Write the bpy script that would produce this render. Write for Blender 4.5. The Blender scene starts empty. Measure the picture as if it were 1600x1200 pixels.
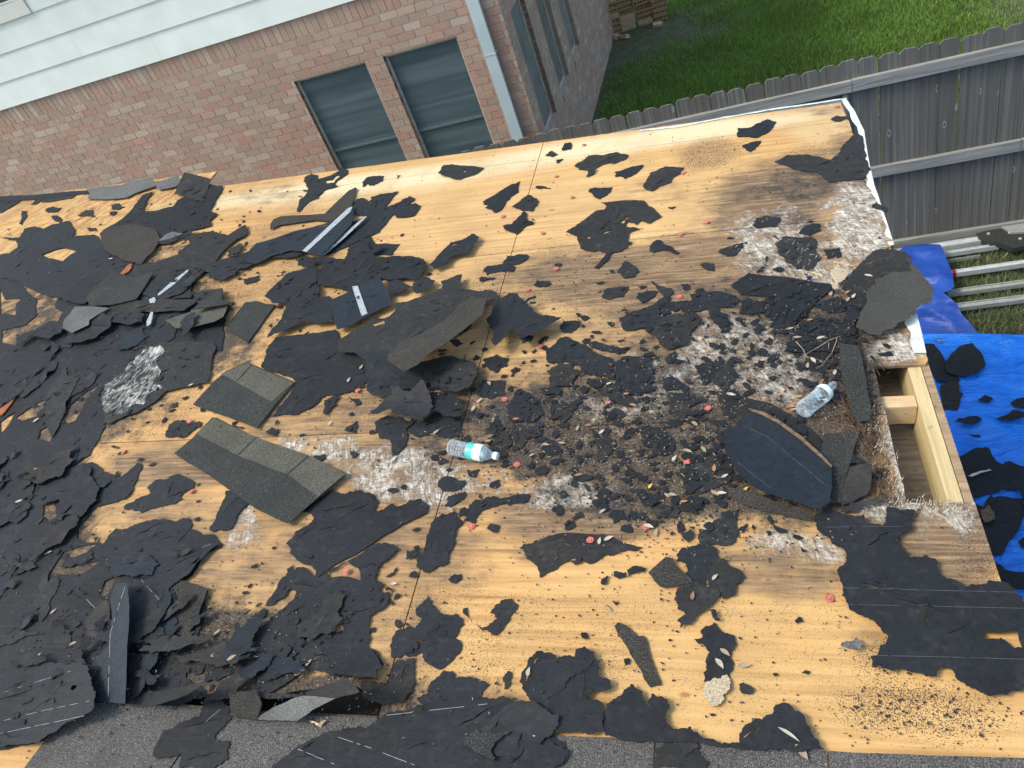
import bpy, math, random
import numpy as np
from mathutils import Vector, Matrix, noise
from mathutils.geometry import delaunay_2d_cdt
random.seed(7); np.random.seed(7)
SC = bpy.context.scene; COL = SC.collection
rad = math.radians
# ------------------------------------------------------------------ camera
FPX = 1230.8; CAMZ = 4.6
_pi, _ro = rad(38.17), rad(-23.01)
PW, PR, SL, PF = rad(-26.05), rad(-24.44), rad(5.455), rad(-25.15)
FW = np.array([0, math.cos(_pi), -math.sin(_pi)]); _r = np.array([1., 0, 0]); _u = np.cross(_r, FW)
RT = math.cos(_ro)*_r + math.sin(_ro)*_u; UP = -math.sin(_ro)*_r + math.cos(_ro)*_u
CAM = np.array([0, 0, CAMZ])
cd = bpy.data.cameras.new('camera'); cam = bpy.data.objects.new('camera', cd); COL.objects.link(cam)
cd.lens = 36*FPX/1600; cd.sensor_width = 36; cd.clip_end = 500; cd.clip_start = 0.05
m = Matrix.Identity(4)
for i in range(3):
    m[i][0] = RT[i]; m[i][1] = UP[i]; m[i][2] = -FW[i]; m[i][3] = CAM[i]
cam.matrix_world = m; SC.camera = cam
# ------------------------------------------------------------------ light
SUN_EL, SUN_AZ = rad(55), rad(-88)          # azimuth from +Y, negative = towards -X
w = bpy.data.worlds.new('World'); SC.world = w; w.use_nodes = True
nt = w.node_tree; bg = nt.nodes['Background']; sky = nt.nodes.new('ShaderNodeTexSky')
sky.sky_type = 'NISHITA'; sky.sun_disc = False; sky.sun_elevation = SUN_EL; sky.sun_rotation = SUN_AZ
sky.dust_density = 3.0; sky.air_density = 1.0
hz = nt.nodes.new('ShaderNodeMix'); hz.data_type = 'RGBA'; hz.blend_type = 'MULTIPLY'; hz.inputs[0].default_value = 1; hz.inputs[7].default_value = (1.03, 1.02, .93, 1)
nt.links.new(sky.outputs[0], hz.inputs[6]); nt.links.new(hz.outputs[2], bg.inputs[0]); bg.inputs[1].default_value = 0.15
sd = bpy.data.lights.new('sun', 'SUN'); sd.energy = 1.15; sd.angle = rad(14); sd.color = (1, .90, .76)
sun = bpy.data.objects.new('sun', sd); COL.objects.link(sun)
sv = Vector((math.sin(SUN_AZ)*math.cos(SUN_EL), math.cos(SUN_AZ)*math.cos(SUN_EL), math.sin(SUN_EL)))
sun.rotation_euler = sv.to_track_quat('Z', 'Y').to_euler()
SC.view_settings.view_transform = 'Standard'; SC.view_settings.look = 'None'
SC.view_settings.gamma = 1; SC.view_settings.use_curve_mapping = False
SC.view_settings.exposure = 0.95
SC.render.engine = 'CYCLES'; SC.cycles.max_bounces = 8; SC.cycles.transparent_max_bounces = 16

# ------------------------------------------------------------------ geometry of the place
def ray(x, y): return (x-800)*RT + (600-y)*UP + FPX*FW
UD = np.array([math.cos(PR)*math.cos(SL), math.sin(PR)*math.cos(SL), -math.sin(SL)])   # downslope, to the eave
AD = np.array([-math.sin(PR), math.cos(PR), 0.])
NR = np.cross(UD, AD); NR = NR/np.linalg.norm(NR)
if NR[2] < 0: NR = -NR
RD = 2.08
ORG = CAM - NR*RD
def L(u, a, h=0.0): return ORG + UD*u + AD*a + NR*h
def ua(x, y, h=0.0):
    d = ray(x, y); t = (-RD+h)/(NR@d); P = d*t - (-NR*RD)
    return (float(P@UD), float(P@AD))
def px(P):
    q = P-CAM; return (800+FPX*(q@RT)/(q@FW), 600-FPX*(q@UP)/(q@FW))
def ground(x, y, z=0.0):
    d = ray(x, y); t = (z-CAMZ)/d[2]; return CAM + d*t

# ------------------------------------------------------------------ object helpers
def mesh_obj(name, verts, faces, mat=None, parent=None, smooth=False, mats=None, fm=None):
    me = bpy.data.meshes.new(name); me.from_pydata([tuple(map(float, v)) for v in verts], [], faces)
    o = bpy.data.objects.new(name, me); COL.objects.link(o)
    for mm in (mats or ([mat] if mat else [])): me.materials.append(mm)
    if fm: me.polygons.foreach_set('material_index', fm)
    if smooth is True: me.polygons.foreach_set('use_smooth', [True]*len(me.polygons))
    elif smooth: me.polygons.foreach_set('use_smooth', smooth)
    if parent is not None: o.parent = parent
    return o
def tag(o, label=None, cat=None, group=None, kind=None):
    if label: o['label'] = label
    if cat: o['category'] = cat
    if group: o['group'] = group
    if kind: o['kind'] = kind
    return o
def empty(name, label, cat, loc=(0, 0, 0), rotz=0, group=None):
    o = bpy.data.objects.new(name, None); COL.objects.link(o); o.location = loc; o.rotation_euler = (0, 0, rotz)
    o.empty_display_size = .1
    return tag(o, label, cat, group)
BF = [(0, 3, 2, 1), (4, 5, 6, 7), (0, 1, 5, 4), (1, 2, 6, 5), (2, 3, 7, 6), (3, 0, 4, 7)]
def boxv(x0, x1, y0, y1, z0, z1): return [(x0, y0, z0), (x1, y0, z0), (x1, y1, z0), (x0, y1, z0), (x0, y0, z1), (x1, y0, z1), (x1, y1, z1), (x0, y1, z1)]
class MB:
    def __init__(s): s.v = []; s.f = []
    def add(s, v, f):
        n = len(s.v); s.v += [tuple(map(float, p)) for p in v]; s.f += [tuple(i+n for i in q) for q in f]; return s
    def box(s, *a): return s.add(boxv(*a), BF)
    def hull(s, b, t):
        n = len(b); s.add(list(b)+list(t), [tuple(range(n-1, -1, -1)), tuple(range(n, 2*n))]+[(i, (i+1) % n, n+(i+1) % n, n+i) for i in range(n)]); return s
    def tube(s, pts, r, n=6, r1=None):
        pts = [np.array(p, float) for p in pts]; rings = []
        for i, p in enumerate(pts):
            d = pts[min(i+1, len(pts)-1)]-pts[max(i-1, 0)]; d /= np.linalg.norm(d)+1e-9
            q = np.cross(d, [0, 0, 1.]) if abs(d[2]) < .9 else np.cross(d, [1., 0, 0]); q /= np.linalg.norm(q); t = np.cross(d, q)
            rr = r if r1 is None else r+(r1-r)*i/(len(pts)-1)
            rings += [p+rr*(math.cos(k*2*math.pi/n)*q+math.sin(k*2*math.pi/n)*t) for k in range(n)]
        f = [(i*n+k, i*n+(k+1) % n, (i+1)*n+(k+1) % n, (i+1)*n+k) for i in range(len(pts)-1) for k in range(n)]
        f += [tuple(range(n-1, -1, -1)), tuple((len(pts)-1)*n+k for k in range(n))]
        return s.add(rings, f)
    def obj(s, name, mat, parent=None, **k): return mesh_obj(name, s.v, s.f, mat, parent, **k)
class Fr:                                     # a frame: maps local points to the world for objects hung under an empty with its matrix
    pass
def dup(src, parent, name=None, M=None):
    c = src.copy(); COL.objects.link(c); c.parent = parent
    if M is not None: c.matrix_local = M
    return c

# ------------------------------------------------------------------ materials
class NB:
    def __init__(s, name, rough=.8, spec=.3):
        s.m = bpy.data.materials.new(name); s.m.use_nodes = True; s.t = s.m.node_tree
        s.b = s.t.nodes['Principled BSDF']; s.b.inputs['Roughness'].default_value = rough
        s.b.inputs['Specular IOR Level'].default_value = spec; s.co = None
    def n(s, ty, **k):
        q = s.t.nodes.new(ty)
        for a, b in k.items(): setattr(q, a, b)
        return q
    def l(s, a, b): s.t.links.new(a, b)
    def coord(s, kind='Object', scale=(1, 1, 1), rot=(0, 0, 0)):
        t = s.n('ShaderNodeTexCoord'); mp = s.n('ShaderNodeMapping'); mp.inputs['Scale'].default_value = scale
        src = t.outputs[kind]
        if any(rot):
            m0 = s.n('ShaderNodeMapping'); m0.inputs['Rotation'].default_value = rot; s.l(src, m0.inputs[0]); src = m0.outputs[0]
        s.l(src, mp.inputs[0]); return mp.outputs[0]
    def noise(s, co, scale, detail=4, rough=.55, dist=0):
        q = s.n('ShaderNodeTexNoise'); q.inputs['Scale'].default_value = scale; q.inputs['Detail'].default_value = detail
        q.inputs['Roughness'].default_value = rough; q.inputs['Distortion'].default_value = dist
        s.l(co, q.inputs['Vector']); return q.outputs[0]
    def ramp(s, f, stops, interp='LINEAR'):
        q = s.n('ShaderNodeValToRGB'); q.color_ramp.interpolation = interp; e = q.color_ramp.elements
        for i, (p, c) in enumerate(stops):
            x = e[i] if i < 2 else e.new(p)
            x.position = p; x.color = (*c, 1) if isinstance(c, tuple) else (c, c, c, 1)
        s.l(f, q.inputs[0]); return q.outputs[0]
    def mix(s, f, a, b, mode='MIX'):
        q = s.n('ShaderNodeMix', data_type='RGBA', blend_type=mode)
        for v, i in ((f, 0), (a, 6), (b, 7)):
            if isinstance(v, (int, float)): q.inputs[i].default_value = v
            elif isinstance(v, tuple): q.inputs[i].default_value = (*v, 1)
            else: s.l(v, q.inputs[i])
        return q.outputs[2]
    def math(s, op, a, b=0.0, c=0.0, clamp=False):
        q = s.n('ShaderNodeMath', operation=op, use_clamp=clamp)
        for v, i in ((a, 0), (b, 1), (c, 2)):
            if isinstance(v, (int, float)): q.inputs[i].default_value = v
            else: s.l(v, q.inputs[i])
        return q.outputs[0]
    def col(s, c):
        if isinstance(c, tuple): s.b.inputs['Base Color'].default_value = (*c, 1)
        else: s.l(c, s.b.inputs['Base Color'])
        return s
    def bump(s, h, strength=.3, dist=.01):
        q = s.n('ShaderNodeBump'); q.inputs['Strength'].default_value = strength; q.inputs['Distance'].default_value = dist
        s.l(h, q.inputs['Height']); s.l(q.outputs[0], s.b.inputs['Normal']); return s
    def rnd(s): return s.n('ShaderNodeObjectInfo').outputs['Random']
    def attr(s, name): return s.n('ShaderNodeAttribute', attribute_name=name).outputs['Fac']
M = {}
def simple(key, c, rough=.7, scale=30, var=.25, bump=.15, spec=.3, metal=0, dist=.002):
    b = NB(key, rough, spec); co = b.coord(); n = b.noise(co, scale); lo = tuple(x*(1-var) for x in c); hi = tuple(min(1, x*(1+var)) for x in c)
    b.col(b.ramp(n, [(.3, lo), (.7, hi)])); b.b.inputs['Metallic'].default_value = metal
    if bump: b.bump(n, bump, dist)
    M[key] = b.m; return b.m
# felt: base on world/object coordinates that are shared by every felt piece (roof coordinates)
def felt(key, base, dust=.5):
    b = NB(key, .66, .26); co = b.coord(); big = b.noise(co, 3.0, 3); fine = b.noise(co, 900, 2)
    rip = b.noise(b.coord(scale=(3, 60, 3), rot=(0, 0, -PR)), 1.0, 3)
    c = b.ramp(big, [(.3, tuple(x*.72 for x in base)), (.7, tuple(x*1.35 for x in base))])
    c = b.mix(b.math('MULTIPLY', b.rnd(), .45), c, tuple(x*1.7 for x in (base[0]*.95, base[1]*1.02, base[2]*1.08)))
    dm = b.math('MULTIPLY', b.ramp(b.noise(co, 26, 6, .7), [(.52, 0.0), (.8, 1.0)]), dust*.35)
    c = b.mix(dm, c, (.16, .145, .125))
    sp = b.ramp(b.noise(co, 170, 2, .6), [(.735, 0.0), (.76, 1.0)])
    c = b.mix(b.math('MULTIPLY', sp, .5), c, (.32, .29, .24))
    sc1 = b.ramp(b.noise(b.coord(scale=(260, 14, 30), rot=(0, 0, .9)), 1.0, 3, .6), [(.70, 0.0), (.74, 1.0)]); sc2 = b.ramp(b.noise(co, 4.5, 4, .6), [(.5, 0.0), (.65, .75)])
    c = b.mix(b.math('MULTIPLY', b.math('MULTIPLY', sc1, sc2), .7), c, (.20, .20, .19))
    pit = b.noise(co, 60, 5, .7); c = b.mix(b.ramp(pit, [(.36, .6), (.5, 0.0)]), c, tuple(x*.45 for x in base))
    b.col(c); h = b.math('ADD', b.math('MULTIPLY', rip, 1.0), b.math('ADD', b.math('MULTIPLY', fine, .25), b.math('MULTIPLY', pit, .15))); b.bump(h, .5, .004)
    M[key] = b.m
felt('felt', (.0125, .0155, .0195)); felt('felt_brown', (.019, .020, .020), .9); felt('felt_blue', (.011, .018, .026), .3)
def granule(key, base, lite, sc=300):
    b = NB(key, .85, .25); co = b.coord(); n = b.noise(co, sc, 2, .8); big = b.noise(co, 7, 4)
    c = b.ramp(n, [(.34, tuple(x*.35 for x in base)), (.5, base), (.66, lite)])
    c = b.mix(b.ramp(big, [(.35, 0.0), (.75, .5)]), c, tuple(x*.6 for x in base))
    b.col(c).bump(n, .7, .003); M[key] = b.m
granule('granule_dark', (.026, .031, .031), (.12, .13, .12)); granule('granule_olive', (.075, .078, .064), (.24, .24, .195)); granule('granule_worn', (.05, .052, .050), (.15, .155, .148), 520)
granule('granule_grey', (.11, .118, .118), (.34, .35, .34), 420); granule('granule_brown', (.034, .033, .030), (.13, .125, .11)); granule('granule_course', (.075, .075, .074), (.29, .285, .27), 330)
b = NB('rot_streak', .8, .2); co = b.coord(); n = b.noise(b.coord(scale=(14, 2.6, 1), rot=(0, 0, .55)), 5, 8, .8, 1.6); q = b.noise(co, 9, 5, .7)
c = b.ramp(b.math('ADD', b.math('MULTIPLY', n, .75), b.math('MULTIPLY', q, .35)), [(.50, (.030, .033, .035)), (.555, (.14, .145, .14)), (.63, (.56, .59, .57))]); b.b.inputs['Roughness'].default_value = 1; b.b.inputs['Specular IOR Level'].default_value = .05; b.col(c).bump(n, .2, .003); M['rot_streak'] = b.m
# plywood deck
def deck(key, osb=False):
    b = NB(key, .75, .25); co = b.coord('Object', rot=(0, 0, -PR))
    co_g = b.coord('Object', scale=(1.2, 26, 1), rot=(0, 0, -PR)); g = b.noise(co_g, 1.6, 5, .6, .6)
    big = b.noise(co, 1.3, 4)
    if osb:
        vo = b.n('ShaderNodeTexVoronoi'); vo.inputs['Scale'].default_value = 55; wv = b.noise(co, 4, 3, .5, 1)
        mpp = b.coord('Object', scale=(1, .32, 1), rot=(0, 0, -PR+.6)); b.l(mpp, vo.inputs['Vector'])
        g = b.ramp(vo.outputs['Color'], [(.25, .2), (.75, .75)])
    tone = b.n('ShaderNodeObjectInfo').outputs['Random']
    c = b.ramp(g, [(.30, (.34, .18, .07)), (.5, (.55, .33, .13)), (.68, (.66, .43, .18))])
    c = b.mix(b.ramp(big, [(.35, 0.0), (.7, .55)]), c, (.61, .41, .17))
    c = b.mix(b.math('MULTIPLY', tone, .3), c, (.52, .30, .13))
    c = b.mix(b.attr('pale'), c, (.68, .60, .39))
    c = b.mix(b.ramp(b.noise(co, 2.3, 5, .65), [(.46, 0.0), (.72, .55)]), c, (.39, .26, .12))
    # knots
    kn = b.n('ShaderNodeTexVoronoi'); kn.inputs['Scale'].default_value = 3.3; b.l(b.coord('Object', scale=(1, 1.9, 1), rot=(0, 0, -PR)), kn.inputs['Vector'])
    c = b.mix(b.ramp(kn.outputs['Distance'], [(.035, .75), (.07, 0.0)]), c, (.26, .11, .04))
    # weathered brown areas, white rot with fibre relief, black granules
    n1 = b.noise(co, 9, 6, .65); st_ = b.noise(b.coord('Object', scale=(1, 7, 1), rot=(0, 0, -PR)), 4, 6, .7); st = b.noise(b.coord('Object', scale=(2, 30, 1), rot=(0, 0, -PR)), 3, 5, .7)
    bm = b.math('ADD', b.attr('brown'), b.math('MULTIPLY', b.math('SUBTRACT', b.math('ADD', b.math('MULTIPLY', n1, .5), b.math('MULTIPLY', st_, .5)), .5), 2.6)); bm = b.ramp(bm, [(.10, 0.0), (.75, .95)])
    bc = b.ramp(st, [(.3, (.06, .042, .03)), (.5, (.19, .13, .08)), (.72, (.40, .29, .17))])
    c = b.mix(b.math('MULTIPLY', bm, b.ramp(b.attr('brown'), [(.02, 0.0), (.2, 1.0)])), c, bc)
    n2 = b.noise(co, 11, 9, .8, .5); wm = b.math('ADD', b.attr('white'), b.math('MULTIPLY', b.math('SUBTRACT', n2, .5), 3.4)); wm = b.ramp(wm, [(.30, 0.0), (.72, .92)])
    wf = b.math('ADD', b.math('MULTIPLY', b.noise(b.coord('Object', scale=(2.2, 9, 1), rot=(0, 0, -PR+1.25)), 5, 8, .8, 1.6), .5), b.math('MULTIPLY', b.noise(b.coord('Object', scale=(1.6, 4, 1), rot=(0, 0, -PR+.1)), 12, 8, .82, 1.2), .5))
    wc = b.ramp(wf, [(.40, (.055, .05, .045)), (.47, (.24, .21, .17)), (.53, (.52, .50, .44)), (.60, (.86, .88, .85))])
    wmask = b.math('MULTIPLY', wm, b.ramp(b.attr('white'), [(.03, 0.0), (.15, 1.0)]))
    c = b.mix(wmask, c, wc)
    wet = b.math('MULTIPLY', b.ramp(b.math('ADD', b.attr('black'), b.math('MULTIPLY', b.math('SUBTRACT', b.noise(co, 13, 7, .7), .5), 1.5)), [(.35, 0.0), (.75, .93)]), b.ramp(b.attr('black'), [(.03, 0.0), (.2, 1.0)]))
    litter = b.ramp(b.noise(co, 120, 7, .9), [(.36, (.012, .012, .013)), (.50, (.032, .031, .031)), (.58, (.095, .090, .083)), (.65, (.44, .42, .38))])
    wet = b.math('MULTIPLY', wet, b.math('SUBTRACT', 1.0, b.math('MULTIPLY', wmask, b.ramp(b.noise(co, 12, 5, .7), [(.42, .2), (.55, .9)]))))
    c = b.mix(wet, c, litter)
    dens = b.math('ADD', b.math('MULTIPLY', b.attr('speck'), .17), b.math('MULTIPLY', b.noise(co, 5, 3), .12))
    sp = b.math('LESS_THAN', b.noise(co, 260, 3, .55), b.math('ADD', dens, .25))
    c = b.mix(b.math('MULTIPLY', sp, .85), c, (.05, .04, .033))
    sp2 = b.math('LESS_THAN', b.noise(b.coord('Object', scale=(.35, 1, 1), rot=(0, 0, -PR)), 120, 2, .5), .285)
    c = b.mix(b.math('MULTIPLY', sp2, .6), c, (.12, .06, .03))
    b.col(c)
    h = b.math('ADD', b.math('MULTIPLY', g, .3), b.math('ADD', b.math('MULTIPLY', wmask, b.math('MULTIPLY', wf, 2.5)), b.math('MULTIPLY', wet, b.noise(co, 120, 3, .8))))
    b.bump(h, .5, .004); M[key] = b.m
deck('plywood'); deck('strand_board', True)
def lumber(key, a, c2, sc=(1, 14, 14), rough=.75):
    b = NB(key, rough, .25); n = b.noise(b.coord('Object', scale=sc, rot=(0, 0, -PR)), 3, 5, .6, .8); n2 = b.noise(b.coord(), 40, 4)
    c = b.ramp(n, [(.3, a), (.7, c2)]); c = b.mix(b.ramp(n2, [(.62, 0.0), (.75, .6)]), c, tuple(x*.35 for x in a)); b.col(c).bump(n, .3, .004); M[key] = b.m
lumber('new_lumber', (.42, .33, .17), (.66, .55, .31), (14, 1, 14)); lumber('block_lumber', (.5, .34, .18), (.68, .52, .32)); lumber('old_lumber', (.20, .14, .08), (.42, .32, .2))
lumber('soffit', (.14, .115, .08), (.30, .25, .18)); lumber('under', (.008, .007, .006), (.014, .012, .010))  # last one is near-black: the shade below the deck put into the colour
# brick
def brickm(key, islands):
    b = NB(key, .88, .2); co = b.coord(); r = b.rnd() if not islands else b.n('ShaderNodeNewGeometry').outputs['Random Per Island']
    c = b.ramp(r, [(0, (.45, .265, .205)), (.25, (.41, .285, .22)), (.45, (.47, .30, .235)), (.62, (.46, .36, .28)), (.78, (.36, .255, .205)), (.9, (.53, .44, .35)), (1, (.48, .255, .20))])
    n = b.noise(b.coord(scale=(1.5, 1.5, .7)), 22, 6, .75, .6); n2 = b.noise(b.coord(scale=(1, 1, .6)), 60, 4, .7)
    c = b.mix(b.math('MULTIPLY', b.ramp(n, [(.47, 0.0), (.66, .9)]), b.ramp(b.math('FRACT', b.math('MULTIPLY', r, 7.3)), [(.2, .25), (1, 1.0)])), c, (.56, .52, .45))
    c = b.mix(b.ramp(n2, [(.3, .5), (.5, 0.0)]), c, (.17, .11, .09))
    b.col(c).bump(b.math('ADD', n, n2), .5, .006); M[key] = b.m
brickm('brick', False); brickm('brick_run', True)
simple('mortar', (.42, .34, .27), .95, 60, .2, .3); simple('siding', (.78, .86, .84), .45, 3, .06, .08); simple('downspout', (.46, .57, .60), .4, 3, .05, .02)
simple('trim_frame', (.52, .47, .40), .6, 20, .2, .1); simple('white_trim', (.76, .78, .74), .5, 4, .05, 0); simple('dark_glass', (.05, .08, .10), .1, 3, .2, 0, .5)
b = NB('solar_screen', .42, .4); co = b.coord(); wv = b.noise(b.coord(scale=(.5, .5, 9)), 1.2, 2, .5, .2); fine = b.noise(b.coord(scale=(1, 1, 1)), 700, 1)
b.col(b.mix(b.ramp(wv, [(.35, .0), (.7, 1.0)]), (.055, .092, .106), (.105, .155, .172))).bump(wv, .25, .02); M['screen'] = b.m
b = NB('mesh_side', .5, .35); co = b.coord(); wv = b.noise(b.coord(scale=(1.5, 1.5, 2.5)), 1.0, 2, .5, .6)
b.col(b.ramp(wv, [(.3, (.13, .15, .15)), (.75, (.24, .26, .255))])).bump(wv, .4, .03); M['screen_side'] = b.m
# fence
b = NB('fence_wood', .85, .2); r = b.rnd(); n = b.noise(b.coord(scale=(60, 60, 2.2)), 1, 6, .65, .5); kn = b.n('ShaderNodeTexVoronoi'); kn.inputs['Scale'].default_value = 7.5
oi = b.n('ShaderNodeObjectInfo'); ad = b.n('ShaderNodeVectorMath', operation='ADD'); tc = b.n('ShaderNodeTexCoord'); cx = b.n('ShaderNodeCombineXYZ')
b.l(oi.outputs['Random'], cx.inputs[2]); sc_ = b.n('ShaderNodeVectorMath', operation='SCALE'); b.l(cx.outputs[0], sc_.inputs[0]); sc_.inputs['Scale'].default_value = 37
b.l(tc.outputs['Object'], ad.inputs[0]); b.l(sc_.outputs[0], ad.inputs[1]); mpk = b.n('ShaderNodeMapping'); mpk.inputs['Scale'].default_value = (1, 1, .75); b.l(ad.outputs[0], mpk.inputs[0]); b.l(mpk.outputs[0], kn.inputs['Vector'])
n = b.noise(b.n('ShaderNodeMapping').outputs[0], 1) if False else n
mp2 = b.n('ShaderNodeMapping'); mp2.inputs['Scale'].default_value = (42, 42, 1.3); b.l(ad.outputs[0], mp2.inputs[0]); n = b.noise(mp2.outputs[0], 1, 6, .65, .5)
c = b.ramp(n, [(.28, (.075, .080, .074)), (.5, (.145, .150, .139)), (.74, (.26, .265, .245))])
c = b.mix(b.math('MULTIPLY', r, .65), c, (.10, .092, .084))
c = b.mix(b.ramp(kn.outputs['Distance'], [(.05, .0), (.062, .9), (.085, .5), (.13, 0.0)]), c, (.32, .33, .34))
c = b.mix(b.ramp(kn.outputs['Distance'], [(.035, .9), (.055, 0.0)]), c, (.05, .045, .042))
pt = b.noise(b.coord(), 3.2, 5, .7); c = b.mix(b.ramp(pt, [(.6, 0.0), (.72, .35)]), c, (.24, .27, .26))
b.col(c).bump(n, .5, .004); M['picket'] = b.m
b = NB('rail_wood', .85, .2); n = b.noise(b.coord(scale=(2, 40, 40), rot=(0, 0, 0)), 1, 6, .6, .6)
b.col(b.ramp(n, [(.3, (.16, .168, .16)), (.7, (.35, .365, .35))])).bump(n, .4, .004); M['rail'] = b.m
# ground and plants
b = NB('yard_soil', .95, .1); co = b.coord(); n = b.noise(co, 6, 6, .7); n2 = b.noise(co, 90, 5, .8)
b.col(b.mix(b.ramp(n, [(.4, 0.0), (.65, 1.0)]), b.ramp(n2, [(.3, (.07, .07, .05)), (.7, (.20, .19, .14))]), (.07, .10, .035))).bump(n2, .8, .02); M['soil'] = b.m
def blade(key, a, c2, dry):
    b = NB(key, .6, .25); r = b.n('ShaderNodeNewGeometry').outputs['Random Per Island']; n = b.noise(b.coord(), 1.1, 4)
    c = b.ramp(r, [(0, a), (.75, c2), (1, dry)]); c = b.mix(b.ramp(n, [(.4, 0.0), (.7, .55)]), c, tuple(x*.6 for x in a)); b.col(c); M[key] = b.m
blade('lawn_blade', (.12, .235, .035), (.18, .35, .055), (.30, .38, .11)); blade('near_blade', (.09, .135, .05), (.17, .21, .10), (.42, .40, .25))
b = NB('tarp', .32, .5); n = b.noise(b.coord(rot=(0, 0, .4), scale=(1, 3.2, 1)), 6, 5, .6, 1.2); wv = b.noise(b.coord(), 260, 1)
b.col(b.ramp(n, [(.3, (.004, .17, .85)), (.7, (.02, .27, .98))])).bump(b.math('ADD', n, b.math('MULTIPLY', wv, .03)), .8, .03); M['tarp'] = b.m
b = NB('tarp_navy', .45, .35); n = b.noise(b.coord(rot=(0, 0, .6), scale=(1, 2.6, 1)), 3, 3, .5, .8)
b.col(b.ramp(n, [(.3, (.012, .055, .30)), (.7, (.03, .10, .46))])).bump(n, .5, .03); M['tarp_navy'] = b.m
simple('aluminium', (.62, .66, .67), .38, 14, .12, .05, .5, .35); simple('alu_dull', (.36, .39, .37), .5, 20, .15, .05, .5, .2); simple('ladder_joint', (.035, .04, .04), .5, 40, .3, .1); simple('joint_plate', (.27, .28, .28), .5, 30, .2, .1)
simple('red_band', (.55, .03, .04), .5); simple('flashing', (.62, .68, .66), .45, 16, .3, .15); simple('foil', (.16, .15, .15), .3, 120, .5, .4, .5, .7); simple('bare_steel', (.5, .5, .5), .35, 20, .1, 0, .5, .9)
simple('cap_red', (.52, .13, .10), .5, 200, .25, .1); simple('nail_head', (.55, .5, .48), .4, 50, .1, 0, .5, .7)
simple('cored_brick', (.36, .24, .135), .9, 45, .3, .4); simple('cored_brick_pale', (.46, .33, .21), .9, 45, .25, .4); simple('core_dark', (.02, .014, .01), .95)
for k, c in dict(leaf_tan=(.33, .27, .19), leaf_pale=(.46, .43, .36), leaf_brown=(.25, .14, .085), leaf_orange=(.38, .19, .10), leaf_yellow=(.58, .42, .10), leaf_grey=(.40, .38, .32)).items(): simple(k, c, .7, 90, .2, .2)
simple('twig', (.34, .28, .21), .8, 60, .3, .2); simple('splinter', (.55, .42, .24), .8, 60, .3, .2); simple('red_splinter', (.32, .11, .05), .8, 40, .4, .3)
simple('shred', (.42, .36, .25), .9, 240, .55, .6); simple('fibre_white', (.58, .53, .43), .9, 60, .25, .2); simple('fibre_brown', (.15, .105, .07), .9, 60, .5, .3); simple('crumb', (.03, .03, .032), .8, 60, .5, .2); simple('chip', (.34, .29, .22), .85, 60, .5, .2)
simple('tape', (.34, .40, .43), .45, 160, .6, .2, .5); simple('chalk', (.34, .38, .41), .9, 60, .3, 0); simple('chalk_faint', (.10, .11, .12), .9, 60, .3, 0); simple('house_wall', (.30, .22, .18), .9, 20, .2, .2)
b = NB('clear_plastic', .08, .5); b.b.inputs['Base Color'].default_value = (.66, .78, .84, 1)
tr = b.n('ShaderNodeBsdfTransparent'); tr.inputs[0].default_value = (.93, .97, 1, 1); lw = b.n('ShaderNodeLayerWeight'); lw.inputs[0].default_value = .45
mx = b.n('ShaderNodeMixShader'); f = b.math('ADD', b.math('MULTIPLY', lw.outputs['Facing'], .55), b.ramp(b.noise(b.coord(), 120, 3, .7, 1), [(.52, .05), (.64, .38)]), clamp=True)
b.l(f, mx.inputs[0]); b.l(tr.outputs[0], mx.inputs[1]); b.l(b.b.outputs[0], mx.inputs[2]); b.l(mx.outputs[0], b.t.nodes['Material Output'].inputs[0]); M['clear'] = b.m
simple('label_teal', (.09, .60, .52), .35, 60, .2, .05, .5); simple('label_white', (.80, .90, .88), .35, 60, .1, .05, .5); simple('cap_white', (.85, .87, .86), .4, 30, .05, 0, .5)

# ------------------------------------------------------------------ 2D mesh filling
def inside(poly, x, y):
    c = False; n = len(poly); j = n-1
    for i in range(n):
        xi, yi = poly[i]; xj, yj = poly[j]
        if (yi > y) != (yj > y) and x < (xj-xi)*(y-yi)/(yj-yi)+xi: c = not c
        j = i
    return c
def inside_np(poly, X, Y):
    c = np.zeros(X.shape, bool); n = len(poly); j = n-1
    for i in range(n):
        xi, yi = poly[i]; xj, yj = poly[j]
        if yi != yj: c ^= ((yi > Y) != (yj > Y)) & (X < (xj-xi)*(Y-yi)/(yj-yi)+xi)
        j = i
    return c
def segdist(poly, X, Y):
    d = np.full(X.shape, 1e9); n = len(poly)
    for i in range(n):
        x0, y0 = poly[i]; x1, y1 = poly[(i+1) % n]; dx, dy = x1-x0, y1-y0; l2 = dx*dx+dy*dy+1e-12
        t = np.clip(((X-x0)*dx+(Y-y0)*dy)/l2, 0, 1); d = np.minimum(d, np.hypot(X-x0-t*dx, Y-y0-t*dy))
    return d
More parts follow.
